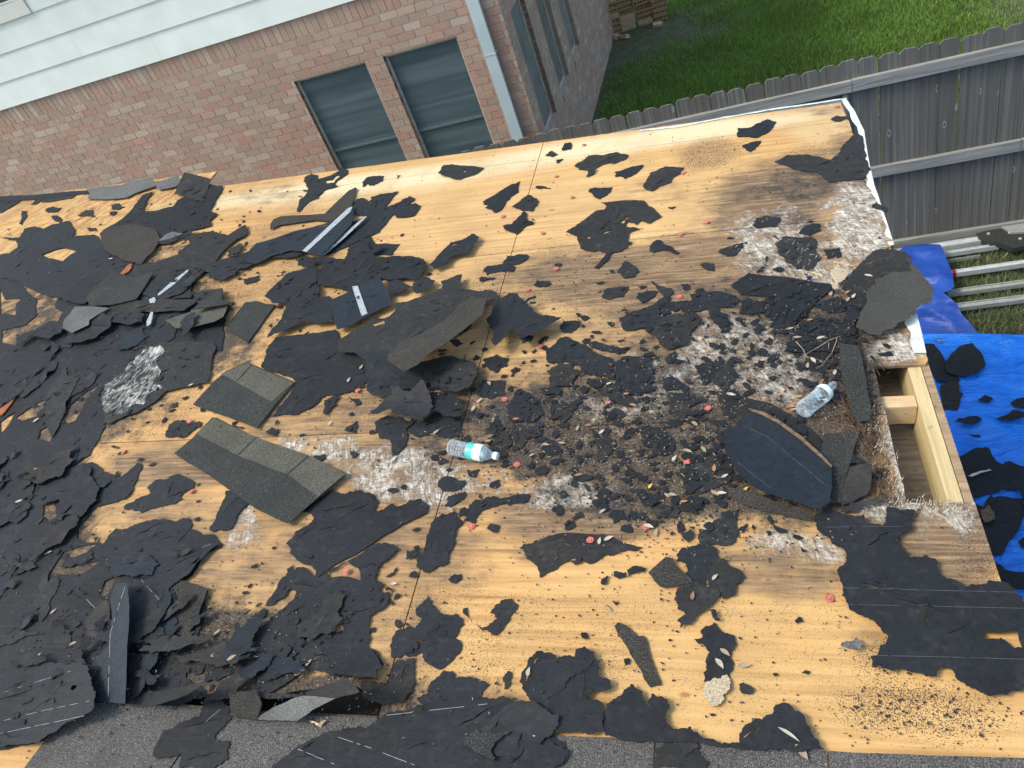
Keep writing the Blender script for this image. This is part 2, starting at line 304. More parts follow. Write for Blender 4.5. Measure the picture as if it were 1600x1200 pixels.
def fill(outer, holes=(), step=.03):
    P = [Vector(p) for p in outer]; E = [(i, (i+1) % len(outer)) for i in range(len(outer))]
    for h in holes:
        n = len(P); P += [Vector(p) for p in h]; E += [(n+i, n+(i+1) % len(h)) for i in range(len(h))]
    xs = [p[0] for p in outer]; ys = [p[1] for p in outer]
    gx, gy = np.meshgrid(np.arange(min(xs), max(xs), step), np.arange(min(ys), max(ys), step))
    gx = gx+(np.random.rand(*gx.shape)-.5)*step*.5; gy = gy+(np.random.rand(*gy.shape)-.5)*step*.5
    ok = inside_np(outer, gx, gy) & (segdist(outer, gx, gy) > step*.35)
    for h in holes: ok &= ~inside_np(h, gx, gy) & (segdist(h, gx, gy) > step*.35)
    P += [Vector((float(a), float(c))) for a, c in zip(gx[ok], gy[ok])]
    V, Eo, F, *_ = delaunay_2d_cdt(P, E, [], 0, 1e-6)
    out = []
    for f in F:
        cx = sum(V[i][0] for i in f)/len(f); cy = sum(V[i][1] for i in f)/len(f)
        if inside(outer, cx, cy) and not any(inside(h, cx, cy) for h in holes): out.append(tuple(f))
    return [(v[0], v[1]) for v in V], out
def area(p): return .5*sum(p[i][0]*p[(i+1) % len(p)][1]-p[(i+1) % len(p)][0]*p[i][1] for i in range(len(p)))
def jag(poly, amp=.004, lv=2, minlen=.007):
    if lv == 3: lv, amp = 4, amp*1.9
    for k in range(lv):
        out = []
        for i, (x, y) in enumerate(poly):
            x1, y1 = poly[(i+1) % len(poly)]; d = math.hypot(x1-x, y1-y); out.append((x, y))
            if d > minlen:
                a = (random.random()-.5)*2*min(amp, d*.22); out.append(((x+x1)/2-(y1-y)/d*a, (y+y1)/2+(x1-x)/d*a))
        poly = out; amp *= .6
    return poly
def slab(name, V2, F, hf, place, th, mat, parent=None, side=None):
    """top surface heights hf(u,a); a sheet of thickness th closed all round"""
    nv = len(V2); top = [place(u, a, hf(u, a)) for u, a in V2]; bot = [place(u, a, hf(u, a)-th) for u, a in V2]
    fs = []; cnt = {}
    for f in F:
        if sum((V2[f[i]][0]*V2[f[(i+1) % len(f)]][1]-V2[f[(i+1) % len(f)]][0]*V2[f[i]][1]) for i in range(len(f))) < 0: f = f[::-1]
        fs.append(f)
        for i in range(len(f)): cnt[(f[i], f[(i+1) % len(f)])] = 1
    verts = top+bot; faces = list(fs)+[tuple(i+nv for i in f[::-1]) for f in fs]; sm = [True]*len(faces)
    dupl = {}
    def dv(i, lo):
        k = (i, lo)
        if k not in dupl: dupl[k] = len(verts); verts.append(bot[i] if lo else top[i])
        return dupl[k]
    for (a, c) in cnt:
        if (c, a) not in cnt: faces.append((dv(c, 0), dv(a, 0), dv(a, 1), dv(c, 1))); sm.append(False)
    return mesh_obj(name, verts, faces, mat, parent, smooth=sm)
#PART2
# ------------------------------------------------------------------ ground, lawns
_me = mesh_obj('ground', [(-60, -60, 0), (80, -60, 0), (80, 90, 0), (-60, 90, 0)], [(0, 1, 2, 3)], M['soil']); tag(_me, kind='structure')
HF = np.array([math.cos(PF), math.sin(PF)]); NF = np.array([-math.sin(PF), math.cos(PF)])
HW = np.array([math.cos(PW), math.sin(PW)]); NW = np.array([-math.sin(PW), math.cos(PW)])
CORNER = NW*8.08+HW*(-2.44)
def blades(name, P, hmin, hmax, wd, lean, mat):
    n = len(P); h = np.random.uniform(hmin, hmax, n); az = np.random.uniform(0, 6.283, n); la = np.random.uniform(0, 6.283, n); ln = h*np.random.uniform(0, lean, n)
    b = np.stack([np.cos(az), np.sin(az), np.zeros(n)], 1)*(wd*np.random.uniform(.6, 1.3, n))[:, None]
    B = np.concatenate([P, np.zeros((n, 1))], 1); T = B+np.stack([np.cos(la)*ln, np.sin(la)*ln, h], 1)
    V = np.empty((n*3, 3)); V[0::3] = B-b; V[1::3] = B+b; V[2::3] = T
    me = bpy.data.meshes.new(name); me.vertices.add(n*3); me.vertices.foreach_set('co', V.ravel()); me.loops.add(n*3)
    me.loops.foreach_set('vertex_index', np.arange(n*3)); me.polygons.add(n); me.polygons.foreach_set('loop_start', np.arange(n)*3)
    me.update(calc_edges=True); me.validate(); me.materials.append(mat); o = bpy.data.objects.new(name, me); COL.objects.link(o); return o
def pxnp(P):
    q = P-CAM; z = q@FW; return 800+FPX*(q@RT)/z, 600-FPX*(q@UP)/z
n = 520000
h = np.random.uniform(-2.5, 7, n); q = np.random.uniform(6.5, 17.5, n); P = h[:, None]*HF+q[:, None]*NF
loc = P-CORNER; hx = loc@HW; hy = loc@NW
X, Y = pxnp(np.concatenate([P, np.zeros((n, 1))], 1))
ok = (hx > .05) & (X > 850) & (X < 1680) & (Y > -60) & (Y < 240)
base = np.array([4.35, 12.6]); d = P-base; d1 = d@HW; d2 = d@NW
bare = np.exp(-((d1-.1)/1.15)**2-((d2-.2)/1.3)**2)*1.1+np.exp(-(hx/.4)**2)*.7+np.exp(-((X-1600)/75)**2-((Y+5)/45)**2)*1.1
nz = np.array([noise.noise(Vector((p[0]*1.7, p[1]*1.7, 0))) for p in P[ok]])
keep = np.random.rand(ok.sum()) > bare[ok]*.95+nz*.35
tag(blades('lawn', P[ok][keep], .03, .075, .006, .9, M['lawn_blade']), kind='stuff')
n = 60000
h = np.random.uniform(.5, 3.6, n); q = np.random.uniform(3.6, 6.4, n); P = h[:, None]*HF+q[:, None]*NF; X, Y = pxnp(np.concatenate([P, np.zeros((n, 1))], 1))
ok = (X > 1440) & (X < 1680) & (Y < 545)
tag(blades('grass', P[ok], .035, .085, .0035, 1.2, M['near_blade']), kind='stuff')

# ------------------------------------------------------------------ neighbour's brick house (local x along the front, y into the house)
house = empty('brick_house', 'pink brick house with pale lap siding above and dark screened windows behind the fence', 'house', (*CORNER, 0), PW)
ZS = 2.96; ZB = 2.766; CH = .0794; BL = .194
FW_WIN = [(-4.98+2.44, -4.066+2.44), (-3.845+2.44, -2.976+2.44)]
SD_WIN = [(.30, .97), (1.42, 2.07), (2.50, 3.12)]
WZ0, WZ1 = .94, 2.35
XL, YR = -7.4, 6.1
def wallboxes(mb, segs, z0, z1, wins, fn):
    xs = [segs[0]]+[v for wn in wins for v in wn]+[segs[1]]
    for i in range(0, len(xs), 2): fn(mb, xs[i], xs[i+1], z0, z1)
    for a, c in wins: fn(mb, a, c, z0, WZ0); fn(mb, a, c, WZ1, z1)
w1 = MB(); wallboxes(w1, (XL-2, -.111), 0, ZS-.001, FW_WIN, lambda q, a, c, z0, z1: q.box(a, c, .004, .11, z0, z1)); w1.obj('wall', M['mortar'], house)
w2 = MB(); wallboxes(w2, (.006, YR), 0, ZS-.001, SD_WIN, lambda q, a, c, z0, z1: q.box(-.11, -.004, a, c, z0, z1)); w2.obj('wall', M['mortar'], house)
MB().box(-.11, -.007, .0065, .11, 0, ZS-.002)   # corner core is covered by the side wall
bricks = []    # (kind, centre, length, vertical)
def run(a0, a1, wins, z0c, off, axis):
    k = 0; z = ZB-35*CH
    while z < ZB-.01:
        zc = z+CH/2-.004; x = a0-(BL/2+.005 if k % 2 else 0)+off
        while x < a1:
            b0, b1 = max(x, a0), min(x+BL, a1); segs = [(b0, b1)]
            if zc > WZ0-.0 and zc < WZ1:
                for (p, q) in wins:
                    ns = []
                    for s0, s1 in segs:
                        if s1 <= p or s0 >= q: ns.append((s0, s1))
                        else:
                            if s0 < p-.02: ns.append((s0, p))
                            if s1 > q+.02: ns.append((q, s1))
                    segs = ns
            for s0, s1 in segs:
                if s1-s0 > .025: bricks.append((axis, (s0+s1)/2, zc, s1-s0, CH-.0095))
            x += BL+.0095
        z += CH; k += 1
run(XL-2, -.001, FW_WIN, 0, 0, 'x'); run(.0, YR, SD_WIN, 0, .03, 'y')
x = XL-2
while x < 0: bricks.append(('x', x+.035, (ZB+ZS)/2, .070, ZS-ZB-.008)); x += CH
y = .04
while y < YR: bricks.append(('y', y+.035, (ZB+ZS)/2, .070, ZS-ZB-.008)); y += CH
def hl(x, y, z): P = CORNER+HW*x+NW*y; return np.array([P[0], P[1], z])
cand = []
for bi in bricks:
    ax, s, zc, ln, ht = bi; P = hl(s, 0, zc) if ax == 'x' else hl(0, s, zc); X, Y = px(P)
    vis = -5 < X < 1605 and -5 < Y < 270
    a = ln*ht/np.linalg.norm(P-CAM)**2*(abs((P-CAM)[:2]@(NW if ax == 'x' else HW))/np.linalg.norm(P-CAM))
    rake = 305-.12*X
    cand.append((a if vis and Y < rake else -1, bi))
cand.sort(key=lambda t: -t[0])
bm_ = MB().add(boxv(-.5, .5, 0, .05, -.5, .5), BF)
mx_ = bm_.obj('brick', M['brick'], house); proto_used = False
stuff = MB()
for i, (a, (ax, s, zc, ln, ht)) in enumerate(cand):
    j = random.uniform(-.0015, .0015); tz = random.uniform(-.0008, .0008)
    if i < 296 and a > 0:
        c = mx_ if not proto_used else dup(mx_, house); proto_used = True
        R = Matrix.Translation((s, j, zc+tz)) if ax == 'x' else Matrix.Translation((j*.5, s, zc+tz)) @ Matrix.Rotation(math.pi/2, 4, 'Z')
        c.matrix_basis = R @ Matrix.Diagonal((ln, 1, ht, 1))
    else:
        if ax == 'x': stuff.box(s-ln/2, s+ln/2, j, .05, zc-ht/2, zc+ht/2)
        else: stuff.box(-.05, j*.5, s-ln/2, s+ln/2, zc-ht/2, zc+ht/2)
# returns of the bricks in the window reveals
for (p, q) in FW_WIN:
    z = ZB-35*CH
    while z < WZ1:
        if z > WZ0-.01: stuff.box(p-.05, p+.003, .052, .10, z, z+CH-.0095)
        z += CH
for (p, q) in SD_WIN:
    z = ZB-35*CH
    while z < WZ1:
        if z > WZ0-.01: stuff.box(-.10, -.052, p-.05, p+.003, z, z+CH-.0095); stuff.box(-.10, -.052, q-.003, q+.05, z, z+CH-.0095)
        z += CH
tag(stuff.obj('far_bricks', M['brick_run'], house), kind='stuff')
for (p, q) in FW_WIN:
    f = MB().box(p+.004, p+.03, .052, .085, WZ0, WZ1).box(q-.03, q-.004, .052, .085, WZ0, WZ1).box(p+.03, q-.03, .052, .085, WZ1-.03, WZ1-.001).box(p+.03, q-.03, .052, .085, WZ0, WZ0+.03).obj('window', M['trim_frame'], house)
    # the screen: a sheet with shallow horizontal ripples, its lower third set back behind the meeting rail
    V = []; Fq = []; nx, nz = 3, 60
    for iz in range(nz+1):
        z = WZ0+.03+(WZ1-WZ0-.06)*iz/nz; t = iz/nz
        for ix in range(nx+1): V.append((p+.03+(q-p-.06)*ix/nx, .068+.0012*math.sin(t*31+ix*.4)+.0009*math.sin(t*63+2)+(.012 if t < .36 else 0), z))
    for iz in range(nz):
        for ix in range(nx): k = iz*(nx+1)+ix; Fq.append((k, k+1, k+nx+2, k+nx+1))
    mesh_obj('screen', V, Fq, M['screen'], f, smooth=True)
    MB().box(p+.03, q-.03, .058, .066, WZ0+.50, WZ0+.53).obj('meeting_rail', M['solar_bar'] if 'solar_bar' in M else simple('solar_bar', (.12, .17, .185), .4, 20, .1, 0), f)
    sl = MB(); n_ = int((q-p)/CH)
    for k in range(n_): sl.add([(v[0], v[1]+(.0 if v[2] > .9 else 0), v[2]) for v in boxv(p+k*(q-p)/n_+.004, p+(k+1)*(q-p)/n_-.004, -.02, .10, WZ0-.07, WZ0-.002)], BF)
    tag(sl.obj('window_sill', M['brick_run'], house))
for (p, q) in SD_WIN:
    f = MB().box(-.085, -.06, p+.004, p+.03, WZ0, WZ1).box(-.085, -.06, q-.03, q-.004, WZ0, WZ1).box(-.085, -.06, p+.03, q-.03, WZ1-.03, WZ1-.001).box(-.085, -.06, p+.03, q-.03, WZ0, WZ0+.03).obj('window', M['trim_frame'], house)
    mesh_obj('screen', [(-.07, p+.03, WZ0+.03), (-.07, q-.03, WZ0+.03), (-.07, q-.03, WZ1-.03), (-.07, p+.03, WZ1-.03)], [(0, 1, 2, 3)], M['screen_side'], f)
    sl = MB(); n_ = max(1, int((q-p)/CH))
    for k in range(n_): sl.box(-.10, .022, p+k*(q-p)/n_+.004, p+(k+1)*(q-p)/n_-.004, WZ0-.07, WZ0-.003)
    sl.obj('window_sill', M['brick_run'], house)
# lap siding, one board at a time; each leans out at its foot
def siding(x0, x1, z0, z1):
    return mesh_obj('siding_board', [(x0, -.026, z0), (x1, -.026, z0), (x1, -.010, z1), (x0, -.010, z1), (x0, .02, z0), (x1, .02, z0), (x1, .02, z1), (x0, .02, z1)],
                    [(0, 1, 2, 3), (4, 7, 6, 5), (0, 4, 5, 1), (1, 5, 6, 2), (3, 2, 6, 7), (0, 3, 7, 4)], M['siding'], house)
rows = [2.961, 3.245, 3.528, 3.812, 4.096, 4.38, 4.664, 4.948]; JT = [-3.95, -4.93, -2.9, -5.19, -3.4, -4.7, -2.5]
for i in range(7):
    jx = JT[i]; z0, z1 = rows[i], rows[i+1]-.001
    if i < 3: siding(XL-2, jx-.0015, z0, z1)
    siding(jx+.0015, .0, z0, z1)
    if i >= 3: siding(XL-2, -7.61, z0, z1)
w = MB().box(-7.6, -5.19, -.04, .02, 3.812, 3.97).box(-5.30, -5.195, -.041, .02, 3.971, 5.2).obj('window', M['white_trim'], house)
MB().box(-7.6, -5.301, -.012, .02, 3.971, 5.2).obj('glass', M['dark_glass'], w)
MB().box(-7.6, -5.301, -.03, -.013, 3.975, 3.995).obj('sash', M['white_trim'], w)
MB().box(XL-2.2, .35, -.45, YR+.3, 5.201, 5.32).obj('roof', M['granule_grey'] if 'granule_grey' in M else M['siding'], house)
MB().box(-.11, -.001, .03, YR, ZS, 5.2).obj('siding_board', M['siding'], house)
MB().box(-.295, -.17, -.075, -.03, .35, 5.2).box(-.30, -.165, -.078, .0, 2.1, 2.115).obj('downspout', M['downspout'], house)

# ------------------------------------------------------------------ timber fence (local x along it, y away from the camera)
FO = NF*6.45
fence = empty('timber_fence', 'weathered grey dog-eared picket fence with three horizontal rails', 'fence', (*FO, 0), PF)
def picket(seed):
    r = random.Random(seed); q = MB(); wv = .069; c1 = .028+r.uniform(-.006, .006); c2 = .028+r.uniform(-.008, .008); ch = .03
    fr = [(-wv, 0), (wv, 0), (wv, 1-ch/1.83), (wv-c1, 1), (-wv+c2, 1), (-wv, 1-ch/1.83)]
    q.hull([(x, 0, z) for x, z in fr], [(x, .016, z) for x, z in fr]); q.f = [f[::-1] for f in q.f]; return q
protos = []
x = -2.55; k = 0
while x < 3.9:
    t = k % 5
    if len(protos) < 5: o = picket(t).obj('picket', M['picket'], fence); protos.append(o)
    else: o = dup(protos[t], fence)
    hgt = 1.83+random.uniform(-.014, .012)
    o.matrix_basis = Matrix.Translation((x, random.uniform(0, .004), .02)) @ Matrix.Rotation(random.uniform(-.004, .004), 4, 'Y') @ Matrix.Diagonal((random.uniform(.985, 1.0), 1, hgt, 1))
    x += .1402; k += 1
for z0, z1, jt in ((1.62, 1.71, .69), (.83, .92, 1.9), (.06, .15, -.9)):
    MB().box(-2.6, jt-.002, -.038, -.001, z0, z1).obj('rail', M['rail'], fence); MB().box(jt+.002, 3.9, -.040, -.001, z0+.002, z1+.004).obj('rail', M['rail'], fence)
for xx in (-1.9, .6, 3.1): MB().box(xx-.03, xx+.06, .017, .106, 0, 1.78).obj('post', M['rail'], fence)
MB().box(.62, .66, -.03, -.002, .93, 1.61).obj('batten', M['picket'], fence)

# ------------------------------------------------------------------ ladders in the grass by the fence foot
def fl(h, n, z): P = HF*h+NF*n; return (P[0], P[1], z)
lad = empty('folding_ladder', 'pale aluminium folding ladder with black hinge joint lying along the fence foot', 'ladder', (*(HF*1.3+NF*6.36), 0), PF)
def rail_(parent, y0, x0, x1, wd, z0, z1, mat, name='rail'):
    q = MB().box(x0, x1, y0-wd/2, y0+wd/2, z0, z1).box(x0, x1, y0-wd/2, y0-wd/2+.008, z1, z1+.012).box(x0, x1, y0+wd/2-.008, y0+wd/2, z1, z1+.012); return q.obj(name, M[mat], parent)
rail_(lad, -.02, -.35, .42, .07, .05, .09, 'aluminium'); rail_(lad, -.13, -.35, .45, .035, .05, .08, 'aluminium'); rail_(lad, -.20, -.35, .3, .012, .03, .05, 'alu_dull')
rail_(lad, -.06, .62, 2.6, .07, .07, .11, 'aluminium'); rail_(lad, -.12, .64, .76, .03, .07, .10, 'aluminium')
g = MB()
jp = [(.32, .03), (.47, .06), (.60, .01), (.66, -.09), (.72, -.16), (.95, -.12), (1.0, -.17), (.8, -.24), (.52, -.26), (.46, -.17), (.34, -.09)]
g.hull([(a, c, .08) for a, c in jp], [(a, c, .125) for a, c in jp]); g.obj('hinge', M['ladder_joint'], lad)
for a, c in ((.4, -.01), (.55, -.04), (.6, -.15)): MB().tube([(a, c, .12), (a, c, .136)], .012, 8).obj('rivet', M['aluminium'], lad)
jp = [(.50, .07), (.62, .12), (.8, .08), (1.1, .10), (1.2, .04), (.78, -.02), (.66, -.08), (.56, -.06)]
MB().hull([(a, c, .10) for a, c in jp], [(a, c, .14) for a, c in jp]).obj('hinge_plate', M['joint_plate'], lad)
lad2 = empty('aluminium_ladder', 'long aluminium ladder with red band on one rail end lying on the grass', 'ladder', (*(HF*1.28+NF*5.6), 0), PF)
r_ = rail_(lad2, .33, .03, 2.6, .05, .06, .09, 'aluminium'); rail_(lad2, .09, -.02, 2.6, .055, .05, .075, 'alu_dull'); rail_(lad2, -.10, -.02, 2.6, .06, .05, .075, 'alu_dull')
MB().box(.02, .038, .303, .357, .058, .104).box(.072, .088, .303, .357, .058, .104).box(.038, .072, .303, .309, .058, .104).box(.038, .072, .351, .357, .058, .104).obj('end_band', M['red_band'], r_)
jp = [(.62, .13), (.85, .16), (1.1, .12), (1.0, .05), (.66, .07)]
MB().hull([(a, c, .09) for a, c in jp], [(a, c, .11) for a, c in jp]).obj('bracket', M['joint_plate'], lad2)

# ------------------------------------------------------------------ tarps
def world_xy(u, a, h): return np.array([u, a, h])
def rn(x, y, s, z=0): return noise.noise(Vector((x*s, y*s, z)))
TP = [(2.45, 4.81), (3.137, 4.295), (3.659, 3.904), (5.3, 2.68), (4.0, -1.2), (1.6, -.6)]
TP = [(2.45, 4.81), (3.137, 4.30), (3.4, 4.095), (3.659, 3.90), (5.3, 2.68), (4.0, -1.2), (1.3, .2), (1.75, 2.3)]
V2, F2 = fill(TP, (), .035)
def tz(x, y):
    a = abs(rn(x*.6+y*1.0, y*.45-x*.5, 3.2)); c = abs(rn(x, y, 9.0, 3)); return .035+.055*(1-a*2.2)*.6+.018*(1-c*2)
tp = slab('blue_tarp', V2, F2, tz, world_xy, .002, M['tarp']); tag(tp, 'bright blue tarp spread on the ground below the eave, littered with felt', 'tarp')
gp = ground(1468, 532.5, .075)
gr = MB(); ring = []
for k in range(16):
    t = k*math.pi/8; gr.v += [(gp[0]+.017*math.cos(t), gp[1]+.017*math.sin(t), .088), (gp[0]+.009*math.cos(t), gp[1]+.009*math.sin(t), .090), (gp[0]+.017*math.cos(t), gp[1]+.017*math.sin(t), .078)]
for k in range(16):
    j = (k+1) % 16; gr.f += [(k*3, j*3, j*3+1, k*3+1), (k*3+2, j*3+2, j*3, k*3)]
gr.obj('grommet', M['bare_steel'], tp)
NV = [(1390, 410), (1404, 392), (1414, 384), (1445, 381), (1469, 382), (1474, 390), (1480, 408), (1488, 425), (1491, 448), (1484, 454), (1474, 457), (1485, 466), (1496, 476), (1502, 490), (1514, 502), (1524, 515), (1534, 527), (1536, 534), (1440, 536), (1425, 500), (1405, 450)]
V2, F2 = fill(NV, (), 5)
def nz_(x, y):
    e = min(1, max(0, (525-y)/60)); r1 = 1-abs(rn(x*.5+y*.3, y*1.0-x*.2, .035))*2.0; r2 = 1-abs(rn(x, y*1.3, .09, 5))*2
    return .03+e*(.11+.05*r1+.008*r2)
tag(slab('tarp_bundle', [(a, c) for a, c in V2], F2, nz_, lambda x, y, h: ground(x, y, h), .002, M['tarp_navy']), 'crumpled navy tarp draped over the ladder ends', 'tarp')

# ------------------------------------------------------------------ stack of cored bricks
def cored():
    q = MB(); W_, H_, D_ = .248, .082, .09; xs = [-W_/2]; n = 5
    for i in range(n): c = -W_/2+W_*(i+.5)/n; xs += [c-.0165, c+.0165]
    xs += [W_/2]; z0, z1 = .024, .060
    for i in range(len(xs)-1):
        if i % 2 == 0: q.add([(xs[i], 0, 0), (xs[i+1], 0, 0), (xs[i+1], 0, H_), (xs[i], 0, H_)], [(0, 1, 2, 3)])
        else:
            a, c = xs[i], xs[i+1]
            q.add([(a, 0, 0), (c, 0, 0), (c, 0, z0), (a, 0, z0)], [(0, 1, 2, 3)]); q.add([(a, 0, z1), (c, 0, z1), (c, 0, H_), (a, 0, H_)], [(0, 1, 2, 3)])
            q.add([(a, 0, z0), (c, 0, z0), (c, 0, z1), (a, 0, z1), (a, .05, z0), (c, .05, z0), (c, .05, z1), (a, .05, z1)], [(0, 4, 5, 1), (1, 5, 6, 2), (2, 6, 7, 3), (3, 7, 4, 0), (4, 7, 6, 5)])
    q.add(boxv(-W_/2, W_/2, 0, D_, 0, H_), [BF[0], BF[1], BF[3], BF[4], BF[5]]); return q
A0 = ground(960, 54)[:2]; A1 = ground(1033, 31)[:2]; dv_ = A1-A0; ang = math.atan2(dv_[1], dv_[0])
cb = cored().obj('cored_brick', M['cored_brick']); used = False
for c_ in range(4):
    for k in range(9 if c_ != 1 else 9):
        plain = (c_ == 1 and k in (0, 1, 2)) or (c_ == 0 and k in (3, 6)) or (c_ == 2 and k == 0)
        if c_ in (1, 2) and k == 3: continue
        if plain: o = MB().box(-.124, .124, 0, .09, 0, .082).obj('plain_brick', M['cored_brick_pale'])
        else:
            o = cb if not used else cb.copy()
            if used: COL.objects.link(o)
            used = True
        p = A0+dv_*(c_/3.0); jx = random.uniform(-.012, .012)
        o.location = (p[0]+jx*math.cos(ang), p[1]+jx*math.sin(ang)+random.uniform(-.01, .01), k*.086+(.0)); o.rotation_euler = (0, random.uniform(-.012, .012), ang+random.uniform(-.05, .05))
        cn = ('leftmost', 'second', 'third', 'rightmost')[c_]; kn = ('bottom', 'second', 'third', 'fourth', 'fifth', 'sixth', 'seventh', 'eighth', 'ninth')[k]
        tag(o, ('pale plain-sided brick, ' if plain else 'tan cored brick, ')+kn+(' from the ground' if k else ' one')+' in the '+cn+' column of the stack', 'brick', 'bricks stacked by the house corner')
o = MB().box(-.13, .13, .1, .19, 0, .75).box(.15, .41, .1, .19, 0, .7).box(.43, .95, .1, .19, 0, .68).obj('back_bricks', M['cored_brick']); o.location = (A0[0], A0[1], 0); o.rotation_euler = (0, 0, ang); tag(o, 'deeper layer of the brick stack', 'brick stack', kind='stuff')
for (x, y, rz, ln, lab) in ((963, 60, 1.0, .16, 'pale broken brick half lying left at the foot of the brick stack'), (976, 60, 2.0, .17, 'pinkish broken brick leaning beside a pale half at the stack foot'), (1028, 41, -.5, .17, 'mossy brick chunk lying alone right of the brick stack')):
    g_ = ground(x, y); q = MB(); b0 = [(-ln/2, -.045), (ln/2-.03, -.05), (ln/2, .0), (ln/2-.02, .045), (-ln/2+.01, .04)]; q.hull([(a, c, 0) for a, c in b0], [(a*.95, c, .06) for a, c in b0])
    o = q.obj('broken_brick', M['cored_brick_pale']); o.location = (g_[0], g_[1], .0); o.rotation_euler = (.25, .1, rz); tag(o, lab, 'brick')
# ------------------------------------------------------------------ the stripped porch roof
roofo = empty('stripped_roof', 'low porch roof stripped to stained plywood with a hole at the eave', 'roof', tuple(L(.69, 4.5, -.3)))
RI = Matrix.Translation(tuple(L(.69, 4.5, -.3))).inverted()
def rpart(o):
    o.parent = roofo; o.matrix_parent_inverse = RI; return o
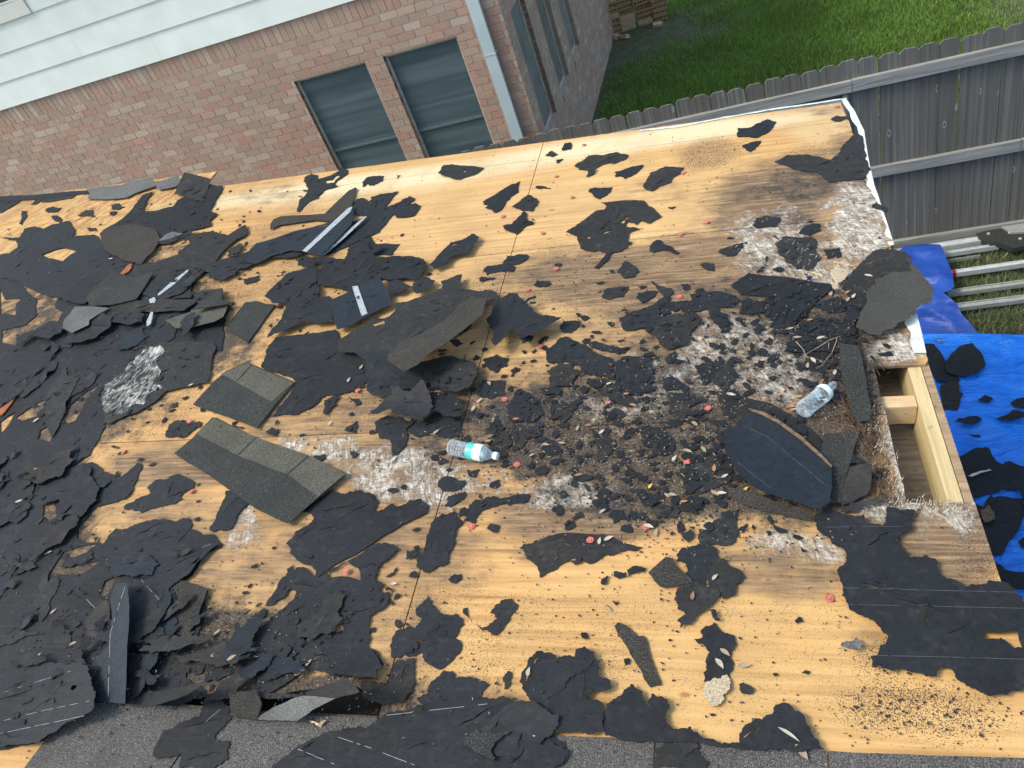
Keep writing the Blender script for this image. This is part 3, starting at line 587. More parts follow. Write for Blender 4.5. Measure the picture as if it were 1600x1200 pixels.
# stains: (x, y, rx, ry, degrees, strength) in photo coordinates, painted on the boards where they lie
ST = dict(
 brown=[(1000,430,230,50,-3,.85),(1080,400,120,40,-5,.7),(1500,900,60,60,0,.8),(1340,300,50,40,0,.8),(450,660,90,35,0,.6),(380,620,60,30,0,.4),(640,860,130,90,0,.65),(860,860,90,20,0,.5),(1210,390,130,90,0,.8),(1290,560,120,80,0,.8),(640,740,160,80,0,.7),(700,640,120,80,0,.7),(1100,480,200,60,0,.75),(520,600,60,60,0,.4),(800,470,60,40,0,.3),(1380,1000,60,30,0,.3),(1440,820,120,60,0,.9),(900,820,140,30,0,.9),(560,420,80,40,0,.3),(1040,300,80,20,0,.3),(1225,300,130,55,-12,.9),(1330,250,40,60,0,.5),(1120,440,190,50,-4,.75),(1180,365,110,45,-8,.5),(1000,520,180,35,-4,.45),(980,545,120,40,0,.55),(440,870,200,90,0,.5),(310,830,170,60,8,.55),(640,960,70,120,15,.45),(1215,890,130,45,3,.65),(1480,850,100,50,0,.95),(560,640,170,50,0,.6),(700,810,60,80,0,.6),(860,560,90,40,0,.4),(270,730,110,38,0,.8),(1340,760,60,50,0,.8),(770,640,60,60,0,.8),(700,430,60,160,0,.12),(120,640,90,60,-20,.6),(560,900,120,60,0,.35),(520,330,200,60,-10,.1),(1345,430,60,170,0,.7),(1390,550,50,60,0,.8),(90,500,120,60,0,.15),(400,490,90,40,0,.3),(1000,600,180,60,0,.8),(880,790,130,40,0,.8),(420,300,60,20,0,.3),(470,890,60,50,0,.5),(1300,165,60,20,0,.3)],
 white=[(1398,700,14,90,-12,.8),(1060,600,40,30,0,.6),(1180,570,110,50,8,.75),(1000,590,40,40,0,.7),(930,640,50,25,0,.5),(880,770,85,30,0,.75),(1212,385,80,60,10,.6),(1270,350,50,60,0,.4),(1340,345,48,75,-10,.8),(250,575,75,48,-25,.55),(640,745,110,45,8,.72),(500,700,85,26,5,.62),(880,772,75,26,5,.6),(1105,570,75,60,0,.65),(1190,585,85,48,10,.75),(1250,852,75,26,8,.75),(1400,545,55,30,0,.75),(990,625,60,40,0,.6),(1160,540,60,50,0,.6),(1400,795,80,16,5,.7),(375,815,28,50,-10,.65),(1300,430,60,30,0,.6),(1140,500,60,40,0,.35),(1375,800,16,28,0,.8),(1500,805,40,30,20,.7),(985,560,50,30,0,.35),(760,750,60,22,0,.4),(960,690,60,30,0,.25),(1120,800,90,20,0,.3),(60,620,40,40,0,.35),(1040,380,8,5,0,.1),(1420,430,50,20,0,.3),(1380,900,60,30,0,.1),(1450,830,60,25,0,.35)],
 black=[(1255,285,75,35,-8,.62),(1180,300,50,14,-10,.5),(1230,345,60,20,0,.55),(1150,455,120,30,0,.5),(1250,480,80,50,0,.75),(1180,470,120,40,0,.6),(1140,700,140,110,0,.85),(1040,560,80,60,0,.6),(1330,520,50,60,0,.8),(1340,700,30,100,0,.8),(700,680,60,60,0,.55),(1250,300,60,30,0,.45),(1330,270,50,30,0,.5),(1210,420,60,20,0,.5),(900,680,185,95,5,.95),(1040,650,150,120,5,.85),(1110,510,130,60,5,.5),(1225,560,130,80,10,.8),(1100,600,160,50,0,.7),(1290,650,60,50,0,.9),(760,620,75,60,0,.5),(1000,760,200,65,5,.85),(1230,740,150,90,0,.9),(1330,600,60,150,-5,.95),(330,540,90,50,0,.75),(250,600,60,30,0,.4),(980,500,100,35,0,.3),(650,720,50,40,0,.4),(300,1010,180,90,0,.85),(430,1000,120,60,0,.8),(480,1100,200,60,0,.9),(120,560,200,160,0,.7),(60,800,110,160,0,.8),(130,980,170,150,0,.9),(270,430,100,60,0,.6),(1190,330,60,30,0,.3),(1340,900,0.1,1,0,.1),(1280,490,60,60,0,.75),(1380,860,60,40,0,.5),(1100,870,70,22,0,.35),(700,1100,200,50,0,.5),(940,850,60,20,0,.4)],
 pale=[(600,283,330,16,-7.3,.9),(1000,220,330,16,-8.5,.9),(1280,185,60,40,0,.35),(560,300,200,20,-7,.3),(900,400,400,160,0,.12)],
 speck=[(420,400,160,70,-25,.9),(480,500,160,60,-15,.8),(200,310,240,60,0,.55),(850,440,150,60,0,.7),(640,560,60,60,0,.7),(740,470,70,60,0,.5),(1430,1110,150,50,5,1.0),(1110,240,60,26,-10,1.1),(1270,240,60,20,-10,.9),(1260,290,60,30,0,.7),(1380,1030,60,40,0,.8),(860,440,60,70,0,.7),(900,470,160,50,0,.7),(370,430,80,60,-30,.9),(560,430,100,40,-20,.6),(900,960,200,50,0,.45),(960,1020,60,60,0,.5),(1100,960,80,40,0,.45),(700,560,90,120,0,.35),(1200,1080,250,70,0,.35),(560,620,170,40,0,.8),(640,700,120,60,0,.5),(200,330,200,60,0,.3),(1480,1130,120,40,0,.8),(700,1000,120,120,0,.6),(1300,1000,200,90,0,.3),(240,640,110,50,-20,.8),(480,460,120,40,0,.6),(1540,860,60,60,0,.8)])
def stain(kind, X, Y):
    s = np.zeros(X.shape)
    for cx, cy, rx, ry, dg, st in ST[kind]:
        t = rad(dg); dx, dy = X-cx, Y-cy; a = (dx*math.cos(t)+dy*math.sin(t))/rx; c = (-dx*math.sin(t)+dy*math.cos(t))/ry
        d = np.sqrt(a*a+c*c); s = np.maximum(s, st*np.clip((1.25-d)/.6, 0, 1))
    return s
def sheet(poly, mat, name='sheathing_panel', h=0.0, th=.012, step=.026, holes=()):
    dp = []
    for i, (x0, y0) in enumerate(poly):
        x1, y1 = poly[(i+1) % len(poly)]; k_ = max(1, int(math.hypot(x1-x0, y1-y0)/step)); dp += [(x0+(x1-x0)*k/k_, y0+(y1-y0)*k/k_) for k in range(k_)]
    V2, F = fill(dp, holes, step)
    o = rpart(slab(name, V2, F, lambda u, a: h+.0012*rn(u, a, 4), L, th, M[mat]))
    me = o.data; co = np.empty(len(me.vertices)*3); me.vertices.foreach_get('co', co); X, Y = pxnp(co.reshape(-1, 3))
    for k in ST:
        at = me.attributes.new(k, 'FLOAT', 'POINT'); at.data.foreach_set('value', stain(k, X, Y).astype(np.float32))
    return o
G_ = .0022
UE = .690; US = -1.02; US2 = US-2.44; US3 = US2-2.44
e = lambda x, y: ua(x, y)
Hh = [(1.66), (2.30)]
AH0, AH1 = ua(1470, 785)[1], ua(1405, 571)[1]
hole_l = [ua(*p) for p in ((1365, 571), (1372, 600), (1376, 625), (1384, 645), (1389, 668), (1396, 700), (1403, 730), (1412, 760), (1415, 784))]
AM = 2.05
def lerp_at(a):
    for (u0, a0), (u1, a1) in zip(hole_l, hole_l[1:]):
        if min(a0, a1) <= a <= max(a0, a1): return u0+(u1-u0)*(a-a0)/(a1-a0)
    return hole_l[0][0]
um = lerp_at(AM)
sheet([(US+G_, AM+G_), (um, AM+G_)]+jag([p for p in reversed(hole_l) if p[1] > AM+.01], .002, 0)+[(hole_l[0][0], AH1), (UE-.012, AH1), (UE, AH1+.02), (UE, 3.296), (US+G_, 3.300)], 'plywood')
sheet([(US+G_, .832), (UE, .830), (UE, AH0), (hole_l[-1][0], AH0)]+[p for p in reversed(hole_l) if AH0+.005 < p[1] < AM-.01]+[(um, AM-G_), (US+G_, AM-G_)], 'plywood')
sheet([(US+G_, 3.304), (UE-.01, 3.302), (UE, 4.262), (US+G_, 4.262)], 'plywood')
sheet([(US+G_, 4.266), (UE-.005, 4.266), (UE-.012, 4.49), (US+G_, 4.50)], 'plywood')
sheet([(US+G_, -.388), (UE, -.388), (UE, .826), (US+G_, .828)], 'plywood'); sheet([(US+G_, -1.6), (UE, -1.6), (UE, -.392), (US+G_, -.392)], 'plywood', step=.06)
for a0, a1 in ((-1.6, -.392), (-.388, .832), (.836, 2.052), (2.057, 3.29), (3.294, 4.275), (4.279, 4.50)):
    ho = []
    if .8 < a0 < .9:
        gp_ = [ua(*q) for q in ((150, 1070), (240, 1078), (300, 1090), (330, 1083), (420, 1088), (470, 1078), (560, 1073), (604, 1092), (596, 1119), (560, 1117), (400, 1110), (240, 1097), (150, 1093))]  # opening cut so the near-black block gives the shadow under the lip
        ho = [[(u, max(a, .842)) for u, a in gp_]]
        print('gap', [(round(u, 2), round(a, 2)) for u, a in gp_])
    sheet([(US2, a0), (US-G_, a0), (US-G_, a1), (US2, a1)], 'plywood', step=.03, holes=ho)
    sheet([(US3-.6, a0), (US2-.004, a0), (US2-.004, a1+(.25 if a1 == 4.5 else 0)), (US3-.6, a1+(.32 if a1 == 4.5 else 0))], 'strand_board', step=.035)
# eave patch board laid into the rotten sheet near the corner
pb = [ua(*p) for p in ((1287, 292), (1345, 283), (1362, 300), (1380, 345), (1397, 383), (1380, 395), (1350, 393), (1308, 372), (1298, 330))]
sheet(jag(pb, .004, 2), 'plywood', 'patch_board', .005, .006, .02)
# framing
def rbox(name, u0, u1, a0, a1, h0, h1, mat):
    P = [L(*q) for q in boxv(u0, u1, a0, a1, h0, h1)]; return rpart(mesh_obj(name, P, BF, M[mat]))
rbox('sub_fascia', .622, .664, -1.6, 4.46, -.155, -.0135, 'new_lumber'); rbox('fascia', .667, .692, -1.6, 4.49, -.17, -.0130, 'old_lumber')
rbox('rake_board', -6.4, .666, 4.462, 4.498, -.16, -.0130, 'old_lumber')
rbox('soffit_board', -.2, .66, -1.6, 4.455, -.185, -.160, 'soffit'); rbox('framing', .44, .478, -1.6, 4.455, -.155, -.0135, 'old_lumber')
rbox('roof_underside_shade', -6.4, .435, -1.6, 4.455, -.150, -.034, 'under')  # near-black block standing in for the shade below seams and cavity
b0, b1 = ua(1400, 613)[1], ua(1400, 628)[1]
rbox('blocking', .481, .619, b1-.004, b0+.004, -.105, -.022, 'block_lumber')
# walls below, for the porch to stand on
fo = ORG+UD*.25
for nm, u0, u1, a0, a1 in (('porch_wall', .05, .25, -1.6, 4.3), ('porch_wall', -6.2, .04, 4.1, 4.3)):
    c4 = [L(u, a, -.19) for u, a in ((u0, a0), (u1, a0), (u1, a1), (u0, a1))]
    rpart(mesh_obj(nm, [(p[0], p[1], 0) for p in c4]+[tuple(p) for p in c4], BF, M['house_wall']))
# metal edge strips
def strip(path, wd, h, mat, name, drop=.03):
    q = MB(); n = len(path); top = []; 
    for i, (x, y) in enumerate(path):
        u, a = ua(x, y); u2, a2 = ua(*path[min(i+1, n-1)]); u0, a0 = ua(*path[max(i-1, 0)]); d = np.array([u2-u0, a2-a0]); d /= np.linalg.norm(d); pn_ = np.array([d[1], -d[0]])
        ww = wd*random.uniform(.75, 1.2)
        q.v += [tuple(L(u-pn_[0]*ww, a-pn_[1]*ww, h+.001)), tuple(L(u, a, h+random.uniform(0, .004))), tuple(L(u+pn_[0]*.004, a+pn_[1]*.004, h-drop))]
    for i in range(n-1): k = i*3; q.f += [(k, k+1, k+4, k+3), (k+1, k+2, k+5, k+4)]
    return rpart(q.obj(name, M[mat]))
def dens(p, m): 
    out = []
    for (x0, y0), (x1, y1) in zip(p, p[1:]):
        for k in range(m): out.append((x0+(x1-x0)*k/m, y0+(y1-y0)*k/m))
    return out+[p[-1]]
strip(dens([(1000, 204), (1060, 198), (1130, 184), (1200, 172), (1260, 163), (1322, 154)], 4), -.016, .003, 'flashing', 'drip_edge')
strip(dens([(1322, 156), (1336, 176), (1350, 205), (1357, 250), (1366, 290), (1378, 325), (1388, 355), (1397, 384)], 4), -.030, .003, 'flashing', 'drip_edge')
strip(dens([(1430, 484), (1436, 505), (1447, 553)], 3), -.045, .004, 'flashing', 'drip_edge')
# rotten fibres along the hole and splintered edges
fb = MB(); fw_ = MB()
def fibres(mb, path, n, spread, ln, dirp, h0=.002):
    for _ in range(n):
        k = random.random()*(len(path)-1); i = int(k); t = k-i; x = path[i][0]+(path[i+1][0]-path[i][0])*t+random.gauss(0, spread); y = path[i][1]+(path[i+1][1]-path[i][1])*t+random.gauss(0, spread)
        u, a = ua(x, y); th = dirp+random.gauss(0, .45); l_ = ln*random.uniform(.3, 1.3); w_ = random.uniform(.0005, .0018); hh = h0+random.uniform(0, .012); dh = random.gauss(.002, .012)
        du, da = math.cos(th)*l_, math.sin(th)*l_; mb.add([L(u-w_*math.sin(th), a+w_*math.cos(th), hh), L(u+w_*math.sin(th), a-w_*math.cos(th), hh), L(u+du, a+da, hh+dh), L(u+du*.5, a+da*.5, hh+dh*.5+w_*1.5)], [(0, 1, 2), (0, 2, 3), (1, 3, 2)])
hp = [(1345, 590), (1350, 640), (1355, 680), (1372, 720), (1378, 760), (1385, 790)]
fibres(fb, [(x-6, y) for x, y in hp], 500, 9, .035, 1.57); fibres(fw_, [(x+12, y) for x, y in hp[1:]], 420, 8, .008, .6); fibres(fb, [(x+12, y) for x, y in hp[1:]], 420, 8, .010, .9); fibres(fw_, [(1400, 793), (1440, 790), (1490, 798), (1515, 814)], 260, 6, .008, 1.2)
fibres(fw_, [(1140, 400), (1200, 370), (1260, 400), (1310, 430)], 160, 22, .012, .2); fibres(fb, [(1300, 500), (1335, 560), (1330, 620), (1345, 700)], 500, 20, .035, 1.2)
fibres(fb, [(1330, 640), (1340, 700)], 150, 12, .05, 1.9, .01)
for mb, mt in ((fb, 'fibre_brown'), (fw_, 'fibre_white')): tag(rpart(mb.obj('rotten_fibres', M[mt])), kind='stuff')
# ------------------------------------------------------------------ torn felt and shingles on the deck, traced piece by piece
CR = dict(a=(0, 250, 4), b=(400, 250, 4), c=(800, 250, 4), d=(1200, 250, 4), e=(0, 550, 4), f=(400, 550, 4), g=(800, 550, 4), h=(1200, 550, 4),
          i=(0, 850, 3.4275), j=(400, 850, 3.4275), k=(800, 850, 3.4275), l=(1200, 850, 3.4275), m=(400, 0, 4), n=(800, 0, 4), o=(1200, 0, 4), s=(0, 0, 1), p=(1420, 480, 6.667), q=(1420, 650, 4.8))
def T(cr, pts): ox, oy, s = CR[cr]; return [(ox+x/s, oy+y/s) for x, y in pts]
LM = [('the teal-labelled bottle', 740, 705), ('the clear bottle near the eave', 1272, 628), ('the open hole in the eave', 1425, 680), ('the two-tone shingle strip', 405, 735), ('the far corner of the roof', 1320, 170),
      ('the left dark window', 560, 262), ('the right dark window', 690, 245), ('the downspout foot', 815, 222), ('the curved granular shingle', 690, 525), ('the felt square with white tape', 565, 468), ('the big felt sheet at the right edge', 1470, 960),
      ('the broad curved felt sheet', 1215, 705), ('the white rotten patch by the eave', 1215, 395), ('the rotten eave patch board', 1340, 340), ('the fibrous torn shred', 1115, 1075), ('the slim dark shingle sliver', 998, 1020), ('the curled grey shingle', 460, 1105),
      ('the brown splinter', 195, 425), ('the pale metal strip', 268, 445), ('the grey shingles on the rake', 215, 290), ('the dark square on the rake', 300, 290), ('the winged pair of felt sheets', 960, 350), ('the pale oval leaf', 1398, 441), ('the upright blue felt flap', 180, 1020), ('the white streaked felt', 230, 585),
      ('the crumpled felt heap', 645, 615), ('the long white taped shingle', 510, 360), ('the felt fan', 880, 1020), ('the notched felt pair', 815, 490), ('the grey shingle course below', 1100, 1180), ('the dark cavity', 510, 1100)]
used_labels = set()
def where(x, y):
    out = []
    for nm, a, c in sorted(LM, key=lambda t: math.hypot(t[1]-x, t[2]-y))[:9]:
        dx, dy = x-a, y-c; d = math.hypot(dx, dy); side = ('right of' if dx > 0 else 'left of') if abs(dx) > abs(dy) else ('below' if dy > 0 else 'above')
        out.append(('just ' if d < 55 else 'well ' if d > 130 else '')+side+' '+nm)
    return out
def auto(desc, x, y):
    W_ = where(x, y)
    for cand in [W_[0], W_[1]]+['%s and %s' % (W_[i], W_[j]) for i in range(6) for j in range(i+1, 9)]+W_[2:]:
        for pre in ('', ):
            t = desc+' '+cand
            if t not in used_labels and len(t.replace('-', ' ').split()) <= 16: used_labels.add(t); return t
    return None
GRID = np.zeros((340, 460), int)     # 4 px cells over the photo, with margin
CX, CY = np.meshgrid(np.arange(460)*4-120+2, np.arange(340)*4-80+2)
def level(poly):
    m_ = inside_np(poly, CX, CY) | (segdist(poly, CX, CY) < 3) if len(poly) < 80 else inside_np(poly, CX, CY)
    lv = GRID[m_].max()+1 if m_.any() else 1
    GRID[m_] = lv; return lv
PIECES = []
def sheetpiece(name, mat, P, label=None, cat='felt scrap', holes=(), lift=None, th=.0018, amp=.005, lv=3, step=.028, curl=None, group=None, wav=.0012, gap=.0024, lines=(), linew=.0012, lmat='chalk', dash=.3, cracks=1.0, parent=None, desc=None):
    cx = sum(p[0] for p in P)/len(P); cy = sum(p[1] for p in P)/len(P)
    H0 = .0022+gap*(level(P) if parent is None else 0)
    U = [ua(x, y, H0) for x, y in P]
    if area(U) < 0: U = U[::-1]
    U = jag(U, amp, lv); HO = []
    for hp_ in holes: HO.append(jag([ua(x, y, H0) for x, y in hp_], amp, 1))
    slits = []
    if name == 'felt_scrap' and abs(area(U)) > .012 and cracks:
        for _ in range(min(9, int(1+abs(area(U))*45*cracks))):
            for _try in range(12):
                q0 = random.choice(U); q1 = random.choice(U); t_ = random.uniform(.12, .88); c0 = (q0[0]+(q1[0]-q0[0])*t_, q0[1]+(q1[1]-q0[1])*t_)
                th_ = rad(random.gauss(30, 28)); ln_ = random.uniform(.02, .075); k_ = 5; mid = []
                for i in range(k_+1): mid.append((c0[0]+math.cos(th_)*ln_*(i/k_-.5)*2+random.gauss(0, .003), c0[1]+math.sin(th_)*ln_*(i/k_-.5)*2+random.gauss(0, .003)))
                wd_ = random.uniform(.0007, .0018); nx_, ny_ = -math.sin(th_), math.cos(th_)
                pl = mid+[(mid[i][0]+nx_*wd_*2, mid[i][1]+ny_*wd_*2) for i in range(k_-1, 0, -1)]
                xx = np.array([p_[0] for p_ in pl]); yy = np.array([p_[1] for p_ in pl])
                if inside_np(U, xx, yy).all() and segdist(U, xx, yy).min() > .006 and all((not inside_np(h_, xx, yy).any()) and segdist(h_, xx, yy).min() > .006 for h_ in HO):
                    HO.append(pl); slits.append((c0, nx_, ny_, ln_)); break
    V2, F = fill(U, HO, step)
    sx, sy = random.random()*50, random.random()*50
    lf = []
    if lift:
        for (x0, y0, x1, y1, hh) in (lift if isinstance(lift[0], (tuple, list)) else [lift]):
            A_ = np.array(ua(x0, y0)); B_ = np.array(ua(x1, y1)); D_ = B_-A_; lf.append((A_, D_, float(D_@D_), hh))
    cu = []
    if curl is None: curl = .004 if amp else .002
    if curl:
        for k in range(2 if len(P) > 5 else 1):
            v = random.choice(U); cu.append((v[0], v[1], random.uniform(.03, .07), random.uniform(.3, 1)*curl))
    def hf(u, a):
        z = H0+wav*(.5+rn(u+sx, a+sy, 7))+wav*.5*rn(u*.4+sx, a*2.5+sy, 16)
        for A_, D_, l2, hh in lf:
            t = ((u-A_[0])*D_[0]+(a-A_[1])*D_[1])/l2
            if t > 0: z += hh*min(t, 1.3)**1.7
        for (c0, nx_, ny_, ln_) in slits:
            dx, dy = u-c0[0], a-c0[1]; al = (dx*ny_-dy*nx_)/ln_; ac = dx*nx_+dy*ny_
            if abs(al) < 1 and -.001 < ac < .03: z += .0045*(1-al*al)*(1-max(0, ac)/.03)
        for (x, y, r, q) in cu:
            d = math.hypot(u-x, a-y)/r
            if d < 1: z += q*(1-d)**2
        return z
    def place(u, a, h):
        P0 = L(u, a, H0); d = P0-CAM; k = (RD-h)/(RD-H0); return CAM+d*k if lf else L(u, a, h)
    o = slab(name, V2, F, hf, place, th, M[mat])
    if parent is None:
        big = abs(area(U)); xs = [v[0] for v in U]; ys = [v[1] for v in U]; el = max(max(xs)-min(xs), max(ys)-min(ys))**2/(big+1e-6)
        if label is None:
            d0 = desc or (('large ' if big > .05 else 'small ' if big < .006 else '')+('long narrow' if el > 3.6 else 'ragged' if len(P) > 12 else 'angular' if len(P) < 8 else 'torn')+' scrap of black felt')
            label = auto(d0, cx, cy)
            if label is None: label = d0+' lying on the stripped deck'; group = group or 'felt scraps on the deck'
        tag(o, label, cat, group)
        used_labels.add(label)
    for (x0, y0, x1, y1) in lines:      # chalk lines printed on the felt
        q = MB(); n_ = max(2, int(math.hypot(x1-x0, y1-y0)/6)); k = 0
        for s in range(n_):
            if random.random() < dash: continue
            t0, t1 = s/n_, (s+1)/n_; c = []
            for t, sg in ((t0, -1), (t1, -1), (t1, 1), (t0, 1)):
                xx, yy = x0+(x1-x0)*t, y0+(y1-y0)*t; u, a = ua(xx, yy, H0); dd = np.array(ua(x1, y1))-np.array(ua(x0, y0)); dd /= np.linalg.norm(dd)
                u += -dd[1]*sg*linew/2; a += dd[0]*sg*linew/2; c.append(place(u, a, hf(u, a)+.0009))
            q.add(c, [(0, 1, 2, 3)])
        if q.v: mesh_obj('chalk_line', q.v, q.f, M[lmat], o)
    o['_'] = 1; del o['_']
    PIECES.append((o, P)); return o, (H0, hf, place)
def felt_(cr, pts, label=None, **k):
    mat = k.pop('mat', None) or random.choice(['felt', 'felt', 'felt', 'felt_brown']); k.setdefault('holes', ()); k['holes'] = [T(cr, h) for h in k['holes']]
    if 'lines' in k: k['lines'] = [sum([list(p) for p in T(cr, [(a, c_), (d_, e_)])], []) for a, c_, d_, e_ in k['lines']]
    if k.get('lift'):
        lf = k['lift'] if isinstance(k['lift'][0], (tuple, list)) else [k['lift']]; k['lift'] = [tuple(T(cr, [(q[0], q[1])])[0])+tuple(T(cr, [(q[2], q[3])])[0])+(q[4],) for q in lf]
    return sheetpiece('felt_scrap', mat, T(cr, pts), label, **k)
def shingle_(cr, pts, label=None, mat='granule_dark', **k):
    k.setdefault('amp', .0015); k.setdefault('th', .0035); k.setdefault('gap', .0042); k.setdefault('wav', .0006); k.setdefault('cat', 'shingle'); k.setdefault('curl', 0.0)
    if k.get('lift'):
        lf = k['lift'] if isinstance(k['lift'][0], (tuple, list)) else [k['lift']]; k['lift'] = [tuple(T(cr, [(q[0], q[1])])[0])+tuple(T(cr, [(q[2], q[3])])[0])+(q[4],) for q in lf]
    k['holes'] = [T(cr, h) for h in k.get('holes', ())]
    k.setdefault('desc', 'broken piece of granular shingle')
    return sheetpiece('shingle_piece', mat, T(cr, pts), label, **k)
def overlay(base, name, mat, P, h=.0006):       # a strip or band bonded to a piece
    o, (H0, hf, place) = base; U = [ua(x, y, H0) for x, y in P]
    if area(U) < 0: U = U[::-1]
    V2, F = fill(U, (), .03); return slab(name, V2, F, lambda u, a: hf(u, a)+h+.0011, place, .0012, M[mat], o)

# --- left mass: one great torn sheet that covers most of the left, with windows where the deck shows
L0 = [(-90, 425), (-20, 428), (28, 440), (60, 470), (92, 465), (125, 435), (158, 405), (215, 412), (275, 405), (308, 435), (298, 458), (345, 465), (362, 478), (348, 512), (346, 548), (300, 550), (250, 545), (212, 560), (190, 582), (160, 608), (156, 626), (168, 655), (165, 666), (152, 690), (140, 712), (112, 730), (145, 722), (160, 735), (190, 745), (205, 732), (216, 722), (222, 730), (210, 758), (192, 772), (180, 785), (150, 792), (130, 815), (120, 840), (165, 850), (190, 838), (210, 822), (260, 812), (310, 830), (330, 850), (300, 900), (262, 925), (300, 915), (325, 922), (318, 960), (300, 1010), (290, 1060), (320, 1085), (250, 1110), (60, 1160), (0, 1172), (-90, 1180)]
H0s = [T('a', [(0, 800), (30, 870), (130, 870), (100, 900), (100, 970), (2, 960)]), T('a', [(200, 830), (300, 840), (370, 860), (340, 900), (350, 930), (395, 950), (360, 1010), (280, 1020), (220, 1060), (150, 1080), (100, 1120), (100, 1160), (10, 1140), (10, 1065), (160, 1030), (230, 970), (220, 920), (230, 880)]),
       T('a', [(500, 812), (560, 820), (522, 842)]), T('e', [(390, 420), (440, 330), (520, 260), (610, 200), (600, 235), (540, 300), (470, 430), (420, 450)]), T('e', [(235, 545), (250, 490), (330, 450), (360, 410), (390, 425), (320, 520), (310, 562)]), T('e', [(100, 412), (200, 340), (320, 275), (310, 320), (240, 370), (230, 400), (140, 432)]), T('e', [(0, 440), (100, 372), (60, 450), (2, 515)]),
       T('e', [(270, 960), (330, 930), (352, 1018), (400, 1010), (300, 1060), (262, 1030)]), T('i', [(262, 160), (340, 40), (400, 20), (520, 0), (470, 40), (360, 90), (380, 120), (520, 90), (540, 90), (440, 160)]), T('i', [(530, 270), (560, 200), (620, 170), (590, 250), (570, 290)])]
GRID[:] = 0
felt_('s', L0, 'vast torn sheet of black felt covering the left part of the deck', mat='felt', holes=[], step=.04, amp=.005) if False else sheetpiece('felt_scrap', 'felt', L0, 'vast torn sheet of black felt covering the left part of the deck', holes=H0s, step=.045, amp=.005, wav=.002)
felt_('a', [(0, 250), (130, 258), (60, 300), (0, 335)], 'small black felt corner at the left end of the rake')
felt_('a', [(190, 280), (225, 240), (310, 225), (500, 200), (450, 240), (350, 255), (270, 265), (265, 250), (220, 278)], 'thin pointed felt strip along the left rake edge')
felt_('a', [(285, 310), (330, 290), (385, 300), (360, 325), (300, 328)]); felt_('a', [(485, 350), (540, 310), (580, 312), (592, 355), (530, 350)]); felt_('a', [(325, 350), (350, 345), (385, 380), (370, 390), (340, 378)]); felt_('s', [(-30, 309), (60, 304), (150, 296), (190, 291), (192, 296), (150, 302), (70, 310), (-30, 316)], 'thin dark felt strip along the very edge of the rake at far left'); felt_('a', [(130, 320), (165, 318), (170, 350), (140, 405), (122, 400), (135, 350)])
felt_('a', [(690, 285), (740, 270), (780, 292), (740, 312), (700, 310)]); felt_('a', [(545, 422), (600, 425), (610, 445), (560, 445)]); felt_('a', [(680, 325), (730, 320), (720, 340), (690, 345)])
felt_('a', [(-10, 480), (120, 485), (150, 430), (210, 415), (270, 430), (330, 400), (430, 380), (470, 440), (450, 480), (540, 470), (600, 470), (640, 500), (690, 600), (640, 640), (500, 760), (370, 870), (220, 820), (110, 760), (-10, 720), (-10, 592), (60, 582), (112, 545), (100, 500), (40, 490)], 'broad felt sheet with a jagged orange window left of the brown splinter', holes=[[(260, 590), (340, 560), (400, 548), (480, 570), (440, 590), (392, 632), (300, 612)]])
felt_('a', [(960, 195), (900, 215), (830, 300), (760, 370), (640, 440), (700, 620), (860, 650), (985, 510), (1060, 490), (1130, 465), (1190, 440), (1320, 410), (1310, 380), (1360, 335), (1310, 315), (1350, 240), (1395, 160), (1310, 150), (1110, 250), (1080, 290), (960, 320), (895, 315), (920, 240)], 'felt sheet reaching down from the rake under the dark square')
shingle_('a', [(620, 460), (700, 420), (830, 400), (960, 430), (1000, 490), (960, 570), (880, 650), (780, 630), (680, 580), (632, 510)], 'dark granular shingle lying over felt above the brown splinter', mat='granule_brown', amp=.006)
felt_('a', [(1150, 480), (1230, 460), (1330, 440), (1420, 470), (1470, 440), (1530, 405), (1545, 430), (1530, 470), (1460, 510), (1380, 590), (1340, 640), (1290, 680), (1230, 740), (1200, 790), (1190, 860), (900, 880), (840, 840), (700, 700), (860, 650), (965, 640), (1110, 592), (1130, 560), (1190, 520)])
felt_('a', [(1420, 560), (1500, 520), (1515, 530), (1490, 580), (1430, 595)]); felt_('a', [(1320, 730), (1400, 690), (1470, 680), (1520, 650), (1480, 710), (1400, 735)])
felt_('a', [(360, 850), (500, 755), (685, 608), (840, 650), (720, 740), (640, 830), (520, 900), (400, 880)], 'long felt sheet with a straight torn edge left of the brown splinter')
shingle_('a', [(540, 860), (700, 690), (840, 740), (960, 700), (900, 800), (850, 870), (700, 905), (560, 912)], mat='granule_dark')
felt_('a', [(940, 760), (1080, 690), (1180, 685), (1230, 745), (1140, 830), (1000, 870), (880, 840)], mat='felt')
felt_('a', [(990, 870), (1240, 870), (1150, 940), (980, 950), (700, 960), (680, 920), (800, 880)]); felt_('a', [(1190, 830), (1390, 800), (1385, 870), (1240, 900)], mat='felt_brown')
shingle_('a', [(400, 1000), (470, 915), (600, 915), (685, 925), (620, 960), (560, 1000), (555, 1030), (450, 1080), (390, 1050)], 'curved grey-edged shingle piece left of the small blue tape scrap', mat='granule_grey', lift=(600, 1050, 520, 930, .02))
felt_('a', [(560, 1000), (640, 950), (700, 980), (690, 1040), (600, 1110), (500, 1140), (390, 1140), (460, 1080)], lift=(450, 1140, 620, 980, .015)); felt_('a', [(680, 930), (900, 960), (890, 1010), (800, 1030), (690, 1010), (650, 980)])
felt_('a', [(600, 1150), (650, 1100), (800, 1060), (830, 1100), (760, 1180), (620, 1190)]); felt_('a', [(360, 1010), (480, 920), (450, 1000), (380, 1080), (300, 1120), (200, 1100), (100, 1160), (110, 1120), (230, 1060), (300, 1010)])
